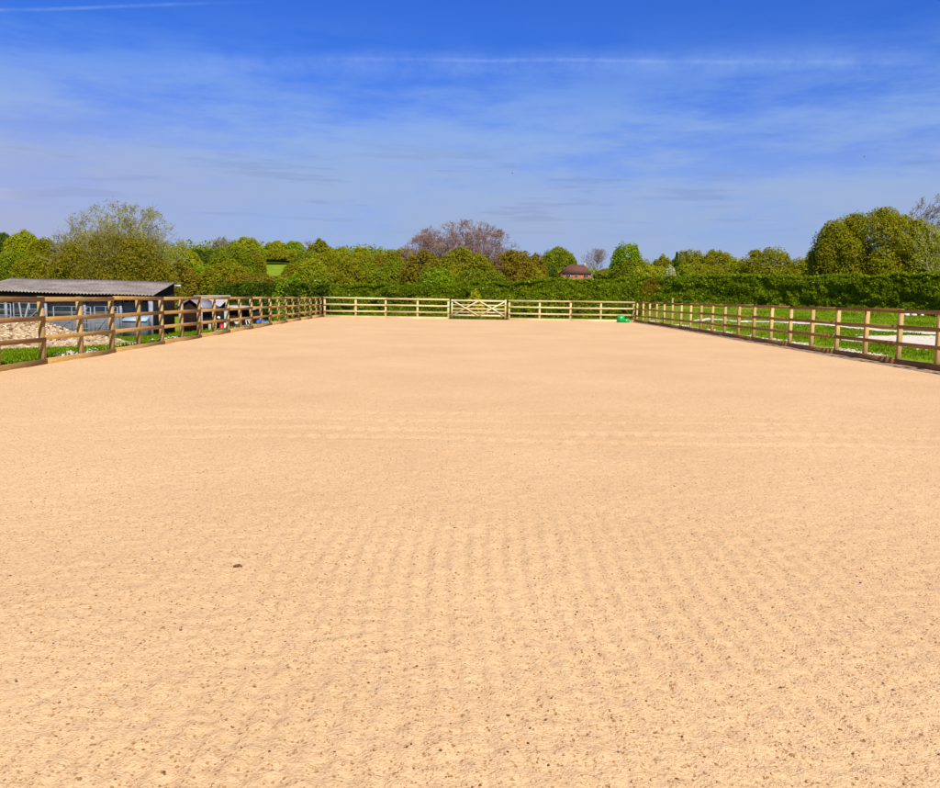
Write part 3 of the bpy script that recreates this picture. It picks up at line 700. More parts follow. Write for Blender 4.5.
# willow like dome in front of it
wl = tree('willow_tree', 111, 233, 132, 74, 'willow', 'wide domed willow like tree with visible stems behind the barn roof', 'tree', None, 70000, .088, base=-.05, top=.80, lumps=110, trunk=False, rough=.10)
tb = wl.location; B = Branches(5)
for i in range(16):
    a = i*2*math.pi/16; sp = .35+.9*random.random()
    zt = P(113, 231, 74)[2]; w_ = 128/F*74*.53
    ins = lambda p: ((p.x-tb.x)/w_)**2+((p.y-tb.y)/w_)**2+((p.z-tb.z)/(zt-tb.z))**2 < 1.02
    B.run(Vector((tb.x+math.cos(a)*.3, tb.y+math.sin(a)*.3, tb.z)), Vector((math.cos(a)*sp, math.sin(a)*sp, 1)).normalized(), 7.5, .07, 0, ins, 2, .06, .08, (8, 5), .5, 1.2)
B.mesh('trunk', simple('willow_bark', (.20, .17, .05), .9), wl, .012)
tree('broadleaf_tree', 158, 262, 44, 80, 'brown', 'brown budding tree at the right foot of the willow like dome', 'tree', GR, 7000)
tree('broadleaf_tree', 62, 262, 48, 82, 'brown', 'brown budding tree at the left foot of the willow like dome', 'tree', GR, 7000)
# big right tree and its bare neighbour
tree('broadleaf_tree', 880, 208, 132, 72, 'olive', 'biggest tree, dense and olive green, filling the right of the skyline', 'tree', None, 95000, .098, base=-.05, top=.68, lumps=110, rough=.10, square=3.4)
tree('broadleaf_tree', 840, 220, 52, 71, 'olive', 'green left shoulder tree leaning against the biggest olive tree', 'tree', None, 26000, .09, base=-.02, top=.6, lumps=50)
tree('broadleaf_tree', 925, 228, 74, 70, 'olive', 'olive tree at the right edge in front of the tall bare tree', 'tree', None, 34000, .09, base=-.02, top=.6, lumps=36)
bare_tree('leafless_tree', 944, 188, 76, 76, 'tall grey leafless tree cut by the right edge', M_barkG, rmin=.014, kids=(8, 6, 5, 4), nch=4, stems=12, shrink=.40, up=.12, leafmat='brown', nleaf=2500, leaf=.05)
bare_tree('leafless_tree', 925, 226, 50, 68, 'pale stemmed thin tree just over the hedge at the right', M_barkP, rmin=.016, kids=(7, 5, 4), nch=3, stems=3, leafmat='yellow', nleaf=3500, leaf=.08)
# conifer
def conifer(px, ptop, wpx, Y, label):
    t = P(px, ptop, Y); x = float(t[0]); z1 = float(t[2]); z0 = float(ground(x, Y)); H = z1-z0; w = wpx/F*Y/2
    root = empty('conifer', (x, Y, z0)); tag(root, label, 'tree'); n = 3500; h = rng.random(n)**1.2; a = rng.random(n)*6.28
    rr = w*(1-h)*(.35+.65*rng.random(n))*(1+.25*np.sin(h*40))
    q = np.stack([x+np.cos(a)*rr, Y+np.sin(a)*rr, z0+H*.08+h*H*.92-rr*.3], -1)
    quads('crown', q, np.stack([np.cos(a), np.sin(a), .5+0*a], -1)+.5*rng.normal(size=(n, 3)), .17, LM['dark'], root)
    MB().prism((x, Y, z0-.1), (x, Y, z1-.3), .18, .03, 8).build('trunk', M_bark, root)
conifer(677, 252.5, 26, 120, 'dark pointed conifer on the skyline right of the blossom tree')
# far wood that reads as one mass
n = 150000; x = rng.uniform(-330, 330, n); y = rng.uniform(250, 330, n)
hh = 4.2+3.0*vnoise(x*.07, y*.07, 61)+2.0*vnoise(x*.22, y*.22, 62)
wtop = np.interp(x, [-330, -120, -40, 40, 330], [1.05, 1.0, .85, .85, 1.1])
z = ground(x, y)+hh*wtop*rng.random(n)**.5
k = ~((np.abs(x-PX(576, 290)) < 12) & (y < 300)); q = np.stack([x, y, z], -1)[k]
tag(quads('far_woodland', q, rng.normal(size=(len(q), 3))+[0, -.5, .8], .42*(.5+.7*rng.random(len(q))), LM['green']), 'far off wood closing the view behind the hillside trees', 'woodland', kind='stuff')

# ------------------------------------------------------------------ house
M_brick = simple('red_brick', (.34, .105, .06), .9, var=.15, scale=3, bmp=.01)
M_tile = simple('brown_roof_tile', (.12, .048, .028), .9, var=.2, scale=2, bmp=.02)
M_glassd = simple('dark_window_glass', (.03, .035, .04), .15, var=.1, spec=.6, bmp=0)
M_white = simple('white_paint', (.8, .8, .78), .6, var=.05, bmp=0)
hY = 285.0; hx0, hx1 = PX(560.5, hY), PX(591.5, hY); hxm = (hx0+hx1)/2
ze = P(576, 273.2, hY)[2]; zt = P(576, 264.8, hY+4)[2]; zg = float(ground(hxm, hY))-.5
house = empty('brick_house', (hxm, hY+4, zg)); tag(house, 'red brick house with brown hipped roof among the far trees', 'house')
wall = MB().box(hx0+.35, hx1-.35, hY, hY+8, zg, ze).build('wall', M_brick, house)
rf = MB(); o_ = .45
rf.add([(hx0-.1, hY-o_, ze-.1), (hx1+.1, hY-o_, ze-.1), (hx1+.1, hY+8+o_, ze-.1), (hx0-.1, hY+8+o_, ze-.1), (hx0+3.0, hY+4, zt), (hx1-2.4, hY+4, zt)],
       {4: np.array([(0, 1, 5, 4), (2, 3, 4, 5), (3, 2, 1, 0)]), 3: np.array([(1, 2, 5), (3, 0, 4)])})
roof = rf.build('roof', M_tile, house)
MB().box(hx1-2.3, hx1-1.5, hY+4.6, hY+5.3, zt-.9, zt+.7).build('chimney', simple('pale_chimney_brick', (.40, .30, .22), .9), roof)
for f, w_ in ((.16, 1.5), (.44, 1.1), (.72, 1.6)):
    xx_ = hx0+(hx1-hx0)*f
    w1 = MB().box(xx_, xx_+w_, hY-.04, hY+.02, ze-1.35, ze-.25).build('window', M_white, house)
    MB().box(xx_+.08, xx_+w_/2-.04, hY-.052, hY-.03, ze-1.27, ze-.33).build('pane', M_glassd, w1)
    MB().box(xx_+w_/2+.04, xx_+w_-.08, hY-.052, hY-.03, ze-1.27, ze-.33).build('pane', M_glassd, w1)

# ------------------------------------------------------------------ barn with corrugated roof
def corr_mat():
    m, nt, bs = newmat('weathered_roof_sheet'); pos = geo_pos(nt)
    c = ramp_node(nt, noise(nt, 1.2, pos, 6, .65), [(.25, (.14, .11, .085)), (.5, (.25, .205, .165)), (.75, (.40, .345, .29))]).outputs[0]
    c2 = ramp_node(nt, noise(nt, 12, pos, 4, .7), [(.3, (.6, .6, .58)), (.65, (1.1, 1.1, 1.1))]).outputs[0]
    L(nt, mixc(nt, 1, c, c2, 'MULTIPLY'), bs.inputs['Base Color']); bs.inputs['Roughness'].default_value = .95; bs.inputs['Specular IOR Level'].default_value = .1
    return m
M_roof = corr_mat()
M_black = simple('black_stained_board', (.022, .014, .010), .9, var=.4, scale=5, spec=.1)
M_dkbrown = simple('dark_brown_board', (.022, .011, .008), .9, var=.4, scale=5, spec=.1)
M_grey = simple('grey_sheet_wall', (.26, .21, .185), .7, var=.2, scale=3)
M_dgrey = simple('dark_grey_panel', (.11, .105, .11), .7, var=.2, scale=3)
M_galv = simple('galvanised_tube', (.20, .22, .23), .6, .25, var=.12, spec=.5, bmp=0)
M_blue = simple('pale_blue_sheet', (.30, .42, .46), .5, var=.12)
def corrugated(name, e0, e1, r0_, r1_, mat, parent, pitch=.15, amp=.025, th=.012):
    """sheet between eave line e0-e1 and ridge line r0-r1"""
    e0, e1, r0_, r1_ = [np.array(v, float) for v in (e0, e1, r0_, r1_)]
    n = int(np.linalg.norm(e1-e0)/pitch)*6; nv = 7
    nrm = np.cross(e1-e0, r0_-e0); nrm /= np.linalg.norm(nrm); nrm *= np.sign(nrm[2])
    u = np.linspace(0, 1, n); v = np.linspace(0, 1, nv); U, Vv = np.meshgrid(u, v)
    pt = (e0+(e1-e0)*U[..., None])*(1-Vv[..., None])+(r0_+(r1_-r0_)*U[..., None])*Vv[..., None]
    lap = np.floor(Vv*2.999)*-.012
    pt = pt+nrm*(amp*np.cos(U*(n/6)*2*np.pi)[..., None]+lap[..., None]+.01*np.sin(U*9+Vv*3)[..., None])
    bot = pt-nrm*th; V = np.concatenate([pt.reshape(-1, 3), bot.reshape(-1, 3)]); i = np.arange(n*nv).reshape(nv, n); q = n*nv
    f = np.stack([i[:-1, :-1], i[:-1, 1:], i[1:, 1:], i[1:, :-1]], -1).reshape(-1, 4)
    rim = [np.stack([i[0, :-1], i[0, :-1]+q, i[0, 1:]+q, i[0, 1:]], -1), np.stack([i[-1, :-1], i[-1, 1:], i[-1, 1:]+q, i[-1, :-1]+q], -1), np.stack([i[:-1, 0], i[1:, 0], i[1:, 0]+q, i[:-1, 0]+q], -1), np.stack([i[:-1, -1], i[:-1, -1]+q, i[1:, -1]+q, i[1:, -1]], -1)]
    return mesh_obj(name, V, [np.concatenate([f, f[:, ::-1]+q]+rim)], mat, parent, True)
def boards(mb, a, b, z0a, z0b, za, zb_, w=.15, th=.025):
    """upright boards between ground points a and b, with tops running za..zb_"""
    a = np.array(a, float); b = np.array(b, float); T = np.linalg.norm(b-a); n = max(1, int(T/w)); d = (b-a)/T; nn = np.array([d[1], -d[0]])
    for i in range(n):
        t0 = i/n; t1 = (i+1)/n-.004; p = a+(b-a)*t0; q = a+(b-a)*t1; k = nn*(th/2)*(1.0 if i % 2 else 1.35)
        pts = [(p-k), (q-k), (q+k), (p+k)]
        zt0 = za+(zb_-za)*t0; zt1 = za+(zb_-za)*t1; zl0 = z0a+(z0b-z0a)*t0
        v = [(c[0], c[1], zl0) for c in pts]+[(pts[0][0], pts[0][1], zt0), (pts[1][0], pts[1][1], zt1), (pts[2][0], pts[2][1], zt1), (pts[3][0], pts[3][1], zt0)]
        mb.add(v, np.array([(3, 2, 1, 0), (4, 5, 6, 7), (0, 1, 5, 4), (1, 2, 6, 5), (2, 3, 7, 6), (3, 0, 4, 7)]))
    return mb
bF, bB = 38.0, 43.5
FR = P(153, 295.4, bF); BR = P(176.5, 281.4, bB); FL = P(-28, 290.2, bF); BL = P(13, 277.5, bB)
zgb = float(ground(-14.3, 39)) - .1
barn = empty('livestock_barn', ((FL[0]+FR[0])/2, bF, zgb)); tag(barn, 'low black barn with weathered grey corrugated roof left of the arena', 'barn')
corrugated('roof', FL, FR+[0.05, 0, 0], BL, BR, M_roof, barn)
fz = .10
MB().beam(FL+[.2, .16, -.13], FR+[-.06, .16, -.13], .03, .22).build('fascia', M_black, barn)
# end wall (right), stained black, follows the roof pitch
endw = boards(MB(), (FR[0]-.06, bF+.22), (BR[0]-.10, bB-.12), zgb, zgb, FR[2]-.06, BR[2]-.10); endw.build('end_wall', M_black, barn)
boards(MB(), (BL[0]+.1, bB-.2), (BR[0]-.15, bB-.2), zgb-.2, zgb-.2, BL[2]-.14, BR[2]-.14, .3).build('back_wall', M_grey, barn)
boards(MB(), (FL[0]+.1, bF+.3), (BL[0]+.1, bB-.3), zgb-.2, zgb-.2, FL[2]-.1, BL[2]-.1).build('end_wall', M_black, barn)
# recessed front wall of grey sheet with a darker lower half, and posts
xa, xb = FL[0]+.3, FR[0]-.35; n_=int((xb-xa)/.1)
MB().box(xa, xb, bF+.62, bF+.66, zgb+.95, FR[2]-.32).build('front_wall', M_grey, barn)
MB().box(xa, xb, bF+.56, bF+.615, zgb-.2, zgb+.94).build('lower_wall', M_dgrey, barn)
MB().box(FR[0]-.26, FR[0]-.08, bF+.12, bF+.20, zgb, FR[2]-.26).build('corner_post', simple('pale_grey_post', (.24, .24, .27), .7), barn)
for f in (.12, .36, .60, .82):
    MB().box(xa+(xb-xa)*f, xa+(xb-xa)*f+.12, bF+.36, bF+.48, zgb, FR[2]-.20).build('post', M_galv, barn)
# bracket lamp at the ridge end
MB().box(BR[0]+.02, BR[0]+.34, bB-.5, bB-.3, BR[2]-.28, BR[2]-.18).build('gutter_bracket', simple('grey_bracket', (.4, .4, .42), .6), barn)

# galvanised hurdles in front of the barn
def hurdle(x0, x1, Y, zt_, label, diag=False, lean=0., rails=6, cat='hurdle'):
    zb = float(ground((x0+x1)/2, Y)); root = empty('livestock_hurdle', (x0, Y, zb)); tag(root, label, cat, None)
    H = zt_-zb
    fr = MB().prism((x0, Y, zb), (x0, Y+lean, zt_), .024, .024, 8).prism((x1, Y, zb), (x1, Y+lean, zt_), .024, .024, 8)
    fr.build('frame', M_galv, root)
    for i in range(rails):
        f = .12+.88*i/(rails-1)
        MB().prism((x0+.024, Y+lean*f, zb+H*f), (x1-.024, Y+lean*f, zb+H*f), .017, .017, 6).build('rail', M_galv, root)
    MB().prism(((x0+x1)/2, Y-.03, zb+.1), ((x0+x1)/2, Y+lean-.03, zt_), .018, .018, 6).build('brace', M_galv, root)
    if diag: MB().prism((x0+.05, Y-.05, zb+.2), (x1-.1, Y-.05, zt_-.05), .018, .018, 6).build('brace', M_galv, root)
    return root
zt_ = P(80, 304, 36)[2]
hurdle(PX(-22, 35.6), PX(10, 35.6), 35.6, zt_-.02, 'leftmost galvanised hurdle, half out of frame behind the chippings heap')
hurdle(PX(13, 35.9), PX(46, 35.9), 35.9, zt_, 'galvanised hurdle behind the top of the chippings heap', True)
hurdle(PX(53, 36.2), PX(90, 36.2), 36.2, zt_-.12, 'galvanised hurdle with a diagonal brace right of the chippings heap', True)
hurdle(PX(94, 36.4), PX(117, 36.4), 36.4, zt_-.1, 'narrow galvanised hurdle nearest the grey bin', True)
for px, tl, lab in ((20, .10, 'pale pole leaning left against the hurdles above the heap'), (25.5, -.08, 'thick pale pole standing upright against the hurdles above the heap')):
    x = PX(px, 35.5); tag(MB().prism((x+tl*2, 35.3, zt_-1.3), (x-tl, 35.6, zt_+.02), .035, .035, 8).build('pole', simple('bleached_pole', (.22, .22, .21), .7, bmp=0)), lab, 'pole')
# grey bin with pale blue lid
bx0, bx1 = PX(121.5, 36.8), PX(145, 36.8); zt2 = P(133, 321.5, 36.8)[2]; zb2 = float(ground(bx0, 36.8))
bn = empty('feed_bin', ((bx0+bx1)/2, 37, zb2)); tag(bn, 'low dark grey feed bin with pale blue sloping lid before the barn', 'feed bin')
s_ = MB(); tapered(s_, bx0, bx1, 36.8, 37.4, zb2-.05, zt2, .0); s_.build('bin_body', M_dgrey, bn)
s_ = MB(); s_.add([(bx0-.02, 36.76, zt2+.005), (bx1+.02, 36.76, zt2+.005), (bx1+.02, 37.44, zt2+.24), (bx0-.02, 37.44, zt2+.24), (bx0-.02, 36.76, zt2+.035), (bx1+.02, 36.76, zt2+.035), (bx1+.02, 37.44, zt2+.27), (bx0-.02, 37.44, zt2+.27)], np.array([(3, 2, 1, 0), (4, 5, 6, 7), (0, 1, 5, 4), (1, 2, 6, 5), (2, 3, 7, 6), (3, 0, 4, 7)])); s_.build('lid', M_blue, bn)

# chippings heap --------------------------------------------------------
hc = P(20, 345, 24.5); hx, hy = float(hc[0]), 24.5
def zheap(X, Y):
    g = ground(X, Y)-.03
    d1 = np.hypot((X-hx)/2.1, (Y-hy)/1.9); d2 = np.hypot((X-hx-1.7)/1.4, (Y-hy+.3)/1.3); d3 = np.hypot((X-hx+2.3)/1.9, (Y-hy)/1.7)
    h = .88*np.exp(-(d1*1.25)**2.4) ; h = np.maximum(h, .42*np.exp(-(d2*1.2)**2)); h = np.maximum(h, .80*np.exp(-(d3*1.2)**2.2))
    return g+h*(1+.14*(vnoise(X*2.2, Y*2.2, 71)-.5))+.09*(vnoise(X*5, Y*5, 72)-.5)*np.minimum(1, h*5)+.05*(vnoise(X*13, Y*13, 73)-.5)*np.minimum(1, h*5)-.02
m_, nt_, bs_ = newmat('chippings'); ps = geo_pos(nt_)
L(nt_, ramp_node(nt_, noise(nt_, 7, ps, 6, .75), [(.34, (.16, .085, .035)), (.46, (.42, .27, .12)), (.62, (.66, .50, .28))]).outputs[0], bs_.inputs['Base Color']); bs_.inputs['Roughness'].default_value = .95
bump(nt_, bs_, noise(nt_, 16, ps, 4, .7), .08)
hp_ = empty('chippings_heap', (hx, hy, float(ground(hx, hy)))); tag(hp_, 'tan heap of mixed pale chippings and brown clods behind the left fence', 'heap')
X, Y = np.meshgrid(np.linspace(hx-4.6, hx+3.4, 130), np.linspace(hy-2.4, hy+2.4, 80)); i = np.arange(X.size).reshape(X.shape)
Z = np.where((np.abs(Y-hy) > 2.3) | (X < hx-4.5) | (X > hx+3.3), ground(X, Y)-.1, zheap(X, Y))
mesh_obj('mound', np.stack([X, Y, Z], -1).reshape(-1, 3), np.stack([i[:-1, :-1], i[:-1, 1:], i[1:, 1:], i[1:, :-1]], -1).reshape(-1, 4), m_, hp_, True)
for mt, n, s0, nm in ((simple('pale_chip', (.72, .56, .33), .9), 900, .03, 'pale_chippings'), (simple('brown_clod', (.24, .13, .06), .9), 700, .035, 'brown_clods'), (M_stone, 350, .03, 'white_stones')):
    x = hx+rng.normal(-.6, 1.7, n); y = hy+rng.normal(-.3, .8, n); k = (np.abs(x-hx+.6) < 3.6) & (np.abs(y-hy) < 2.1); x, y = x[k], y[k]; z = zheap(x, y); k = z > ground(x, y)+.03; x, y, z = x[k], y[k], z[k]
    o = rocks(nm, np.stack([x, y, z+.01], -1), s0*(.5+rng.random(len(x))**2*1.3), mt, hp_); o['kind'] = 'stuff'

# ------------------------------------------------------------------ small sheds
# wide shed behind
sF, sB = 50.0, 53.0
a0, a1 = P(178, 305.8, sF), P(221, 306.3, sF); c0, c1 = P(172, 295.6, sB), P(230.5, 296.0, sB)
c0[0] = a0[0]; c1[0] = c1[0]; z_s = float(ground(a1[0], sF))-.15
sh = empty('stable_shed', ((a0[0]+a1[0])/2, sF, z_s)); tag(sh, 'wide black stable shed with pale grey sloping roof right of the barn', 'shed')
corrugated('roof', a0, a1, c0, c1, simple('pale_roof_sheet', (.36, .33, .31), .9, var=.25, scale=2), sh, .15, .02)
MB().beam(c0+[0, .02, .01], c1+[0, .02, .01], .10, .05).build('ridge_trim', simple('pale_trim', (.55, .48, .38), .8), sh)
boards(MB(), (a0[0]+.2, sF+.25), (a1[0]-.12, sF+.25), z_s, z_s, a0[2]-.03, a1[2]-.03).build('front_wall', M_dkbrown, sh)
boards(MB(), (a1[0]-.10, sF+.27), (c1[0]-.10, sB-.1), z_s, z_s, a1[2]-.02, c1[2]-.08).build('end_wall', M_black, sh)
MB().box(PX(206, sF), PX(216, sF), sF+.18, sF+.22, z_s, z_s+1.35).build('door', M_black, sh)
# gabled shed in front
gF, gB = 46.0, 49.3
ap = P(189.3, 299.3, gF); le = P(175.5, 309.0, gF); re_ = P(202.5, 308.6, gF); z_g = float(ground(ap[0], gF))-.1
gs = empty('gabled_shed', (ap[0], gF, z_g)); tag(gs, 'small dark brown gabled shed between the barn and the wide shed', 'shed')
zle = (le[2]+re_[2])/2
fwm = MB(); nb = 14
for i in range(nb):
    x0_ = le[0]+.15+(re_[0]-le[0]-.3)*i/nb; x1_ = le[0]+.15+(re_[0]-le[0]-.3)*(i+1)/nb-.01
    zt0 = zle+(ap[2]-zle)*(1-abs(x0_-ap[0])/((re_[0]-le[0])/2))-.05; zt1 = zle+(ap[2]-zle)*(1-abs(x1_-ap[0])/((re_[0]-le[0])/2))-.05
    yy0 = gF+.15+(.012 if i % 2 else 0)
    fwm.add([(x0_, yy0, z_g), (x1_, yy0, z_g), (x1_, yy0+.05, z_g), (x0_, yy0+.05, z_g), (x0_, yy0, zt0), (x1_, yy0, zt1), (x1_, yy0+.05, zt1), (x0_, yy0+.05, zt0)], np.array([(3, 2, 1, 0), (4, 5, 6, 7), (0, 1, 5, 4), (1, 2, 6, 5), (2, 3, 7, 6), (3, 0, 4, 7)]))
fwm.build('front_wall', M_dkbrown, gs)
for s, e in ((-1, le), (1, re_)):
    rr_ = MB(); e = np.array([e[0], gF, zle]); k = np.array([0, gB-gF, 0]); t_ = np.array([0, 0, .05])
    A = np.array([ap[0], gF, ap[2]]); v = [e, A, A+k, e+k, e+t_, A+t_, A+k+t_, e+k+t_]
    rr_.add(v, np.array([(3, 2, 1, 0), (4, 5, 6, 7), (0, 1, 5, 4), (1, 2, 6, 5), (2, 3, 7, 6), (3, 0, 4, 7)])); rr_.build('roof_slope', simple('grey_felt_roof', (.20, .19, .20), .9), gs)
    boards(MB(), (e[0]-s*.18, gF+.22), (e[0]-s*.18, gB-.05), z_g, z_g, zle, zle).build('side_wall', M_black, gs)
MB().beam((ap[0]-.6, gF+.12, z_g), (ap[0]-.6, gF+.12, zle+.3), .05, .03, up=(0, 1, 0)).build('door_post', simple('grey_door_post', (.25, .22, .24), .8), gs)
MB().beam((ap[0]+.62, gF+.12, z_g), (ap[0]+.62, gF+.12, zle+.2), .07, .03, up=(0, 1, 0)).build('door_post', simple('pinkish_door_post', (.36, .28, .28), .8), gs)
# low lean-to
lF, lB = 50.5, 52.8
l0, l1 = P(225, 306.3, lF), P(253, 309.0, lF); z_l = float(ground(l0[0], lF))-.1
ln = empty('lean_to', ((l0[0]+l1[0])/2, lF, z_l)); tag(ln, 'low dark lean-to with thin pale flat roof beside the wide shed', 'shed')
rr_ = MB(); A = [(l0[0], lF, l0[2]-.07), (l1[0], lF, l1[2]-.07), (l1[0], lB, l1[2]+.02), (l0[0], lB, l0[2]+.02)]
rr_.add(A+[(x_, y_, z_+.07) for x_, y_, z_ in A], np.array([(3, 2, 1, 0), (4, 5, 6, 7), (0, 1, 5, 4), (1, 2, 6, 5), (2, 3, 7, 6), (3, 0, 4, 7)])); rr_.build('roof', simple('pale_flat_roof', (.50, .42, .34), .8), ln)
boards(MB(), (l0[0]+.05, lF+.35), (l1[0]-.08, lF+.35), z_l, z_l, l0[2]-.09, l1[2]-.09).build('front_wall', M_dkbrown, ln)
boards(MB(), (l1[0]-.06, lF+.37), (l1[0]-.06, lB-.05), z_l, z_l, l1[2]-.09, l1[2]-.05).build('side_wall', M_black, ln)

# clutter in front of the sheds ------------------------------------------
def gz(x, y): return float(ground(x, y))
# blue drum on its side
cY = 47.5; dx0, dx1 = PX(256.5, cY), PX(264.3, cY); zc_ = P(260, 323.2, cY)[2]
M_bl = simple('blue_plastic', (.010, .085, .50), .35, var=.08, spec=.5, bmp=0)
dr = empty('plastic_drum', ((dx0+dx1)/2, cY, zc_-.2)); tag(dr, 'blue plastic drum lying on its side behind the far end of the left fence', 'drum')
b_ = MB(); r_ = .20
for t0, t1, ra, rb in ((0, .06, .165, r_), (.06, .30, r_, r_), (.30, .34, r_+.012, r_+.012), (.34, .64, r_, r_), (.64, .68, r_+.012, r_+.012), (.68, .94, r_, r_), (.94, 1, r_, .165)):
    b_.prism((dx0+(dx1-dx0)*t0, cY, zc_), (dx0+(dx1-dx0)*t1, cY, zc_), ra, rb, 18)
b_.build('drum_body', M_bl, dr)
MB().prism((dx1, cY-.08, zc_+.06), (dx1+.03, cY-.08, zc_+.06), .03, .03, 10).build('bung', simple('white_bung', (.7, .7, .7), .5, bmp=0), dr)
MB().box(dx0+.05, dx1-.05, cY-.18, cY+.18, gz(dx0, cY)-.05, zc_-r_+.012).build('cradle', M_bark, dr)
def bucket(px, py, Yc, rad, h, c, nm, label, cat='bucket'):
    p = P(px, py, Yc); root = empty('bucket', (p[0], Yc, p[2]-h/2)); tag(root, label, cat); m = simple(nm, c, .5, var=.08, bmp=0)
    b = MB().prism((p[0], Yc, p[2]-h/2), (p[0], Yc, p[2]+h/2), rad*.78, rad, 16).prism((p[0], Yc, p[2]+h/2-.03), (p[0], Yc, p[2]+h/2+.005), rad*1.06, rad*1.06, 16); b.build('bucket_body', m, root)
    hd = MB(); t = np.linspace(0, math.pi, 8)
    for i in range(7): hd.prism((p[0]+math.cos(t[i])*rad, Yc, p[2]+h/2+math.sin(t[i])*rad*.8), (p[0]+math.cos(t[i+1])*rad, Yc, p[2]+h/2+math.sin(t[i+1])*rad*.8), .006, .006, 5)
    hd.build('handle', M_galv, root)
bucket(236.5, 323.2, 46.8, .12, .16, (.75, .70, .60), 'cream_plastic', 'upper cream bucket standing on the dark timber step')
bucket(237.3, 328.0, 46.2, .11, .15, (.72, .66, .52), 'cream_plastic', 'lower cream bucket on the ground by the left fence')
bucket(267.3, 323.5, 47.8, .10, .22, (.25, .60, .52), 'teal_plastic', 'pale teal bucket just right of the blue drum')
stp = P(236.5, 325.6, 46.8); tag(MB().box(stp[0]-.3, stp[0]+.3, 46.62, 47.0, gz(stp[0], 46.8)-.05, P(236.5, 323.2, 46.8)[2]-.08).build('timber_step', M_dkbrown), 'dark timber step under the upper cream bucket', 'step')
# red fuel can, post, leaning sheet, trestle
p = P(221.6, 327, 45.5); rc = empty('fuel_can', (p[0], 45.5, p[2]-.17)); tag(rc, 'red upright fuel can beside the white post in front of the sheds', 'fuel can')
M_red = simple('red_plastic', (.45, .02, .02), .4, bmp=0); s_ = MB(); tapered(s_, p[0]-.10, p[0]+.10, 45.42, 45.58, gz(p[0], 45.5), p[2]+.14, .02); s_.build('can_body', M_red, rc)
MB().beam((p[0]-.05, 45.5, p[2]+.175), (p[0]+.06, 45.5, p[2]+.175), .03, .025).beam((p[0]-.05, 45.5, p[2]+.13), (p[0]-.05, 45.5, p[2]+.18), .03, .025, up=(0, 1, 0)).build('handle', M_red, rc)
for px, pt, Yc, wd, c, lab in ((215, 322, 45.6, .10, (.62, .66, .62), 'short white post stub in front of the wide shed'), (209.5, 324, 45.8, .14, (.36, .30, .18), 'short brown post stub left of the white one'), (224.6, 323, 45.9, .10, (.62, .55, .42), 'pale board end standing right of the red fuel can')):
    q = P(px, pt, Yc); tag(MB().beam((q[0], Yc, gz(q[0], Yc)-.1), (q[0]+.02, Yc, q[2]), wd, .06, up=(0, 1, 0)).build('post_stub', simple('stub_paint', c, .8)), lab, 'post')
q = P(211, 318.5, 48.5); lp = empty('wall_lamp', (q[0], 50.1, q[2])); tag(lp, 'small white lamp on the front of the wide shed', 'lamp')
MB().prism((q[0], 50.22, q[2]), (q[0], 50.02, q[2]), .05, .09, 12).build('lamp_head', M_white, lp); MB().box(q[0]-.03, q[0]+.03, 50.05, 50.24, q[2]-.12, q[2]-.06).build('bracket', M_white, lp)
q0 = P(224, 311, 49.8); q1 = P(226.5, 318.5, 49.8); tag(MB().beam((q1[0], 49.6, q1[2]), (q0[0], 50.1, q0[2]), .16, .03, up=(0, 1, 0)).build('leaning_sheet', M_blue), 'narrow pale blue sheet leaning on the end of the wide shed', 'sheet')
tr = P(247, 325, 47); zg_ = gz(tr[0], 47); tre = empty('trestle', (tr[0], 47, zg_)); tag(tre, 'pair of pale crossed trestle legs left of the blue drum', 'trestle')
for a_, b_ in (((245.8, 320.3), (248, 328)), ((248.3, 320.5), (252, 327.6)), ((250.8, 320.4), (252.4, 323))):
    A = P(*a_, 47); Bq = P(*b_, 47); MB().beam((A[0], 47, A[2]), (Bq[0], 46.9, min(Bq[2], A[2]-.2)), .04, .04, up=(0, 1, 0)).build('leg', simple('pale_batten', (.62, .60, .56), .7), tre)
A = P(245.4, 320.2, 47); Bq = P(251.2, 320.2, 47); MB().beam((A[0], 47, A[2]+.02), (Bq[0], 47, Bq[2]+.02), .05, .04).build('top_bar', simple('pale_batten', (.62, .60, .56), .7), tre)

# birds -------------------------------------------------------------------
def bird(px, py, Y, label):
    p = P(px, py, Y); root = MB(); x, y, z = p
    prof = [(-.16, .008), (-.10, .035), (0, .05), (.10, .035), (.16, .012)]
    for (a_, ra), (b__, rb) in zip(prof[:-1], prof[1:]): root.prism((x+a_, y, z), (x+b__, y, z+.005), ra, rb, 8)
    for s in (-1, 1):
        v = [(x+.07, y, z+.02), (x-.07, y, z+.02), (x-.09, y+s*.25, z+.09), (x+.05, y+s*.25, z+.10), (x-.14, y+s*.48, z+.04), (x+.07, y, z+.035), (x-.07, y, z+.03), (x-.09, y+s*.25, z+.10), (x+.05, y+s*.25, z+.112), (x-.14, y+s*.48, z+.045)]
        root.add(v, {4: np.array([(0, 1, 2, 3), (8, 7, 6, 5)]), 3: np.array([(3, 2, 4), (9, 7, 8)])})
    root.add([(x-.15, y-.02, z), (x-.15, y+.02, z), (x-.26, y+.05, z), (x-.26, y-.05, z)], np.array([(0, 1, 2, 3)]))
    tag(root.build('bird', simple('dark_feathers', (.03, .03, .035), .8, bmp=0)), label, 'bird')
bird(512.5, 173.5, 190, 'tiny dark bird flying low in the sky above the centre')
bird(864.5, 157, 190, 'tiny dark bird flying in the sky above the biggest right tree')

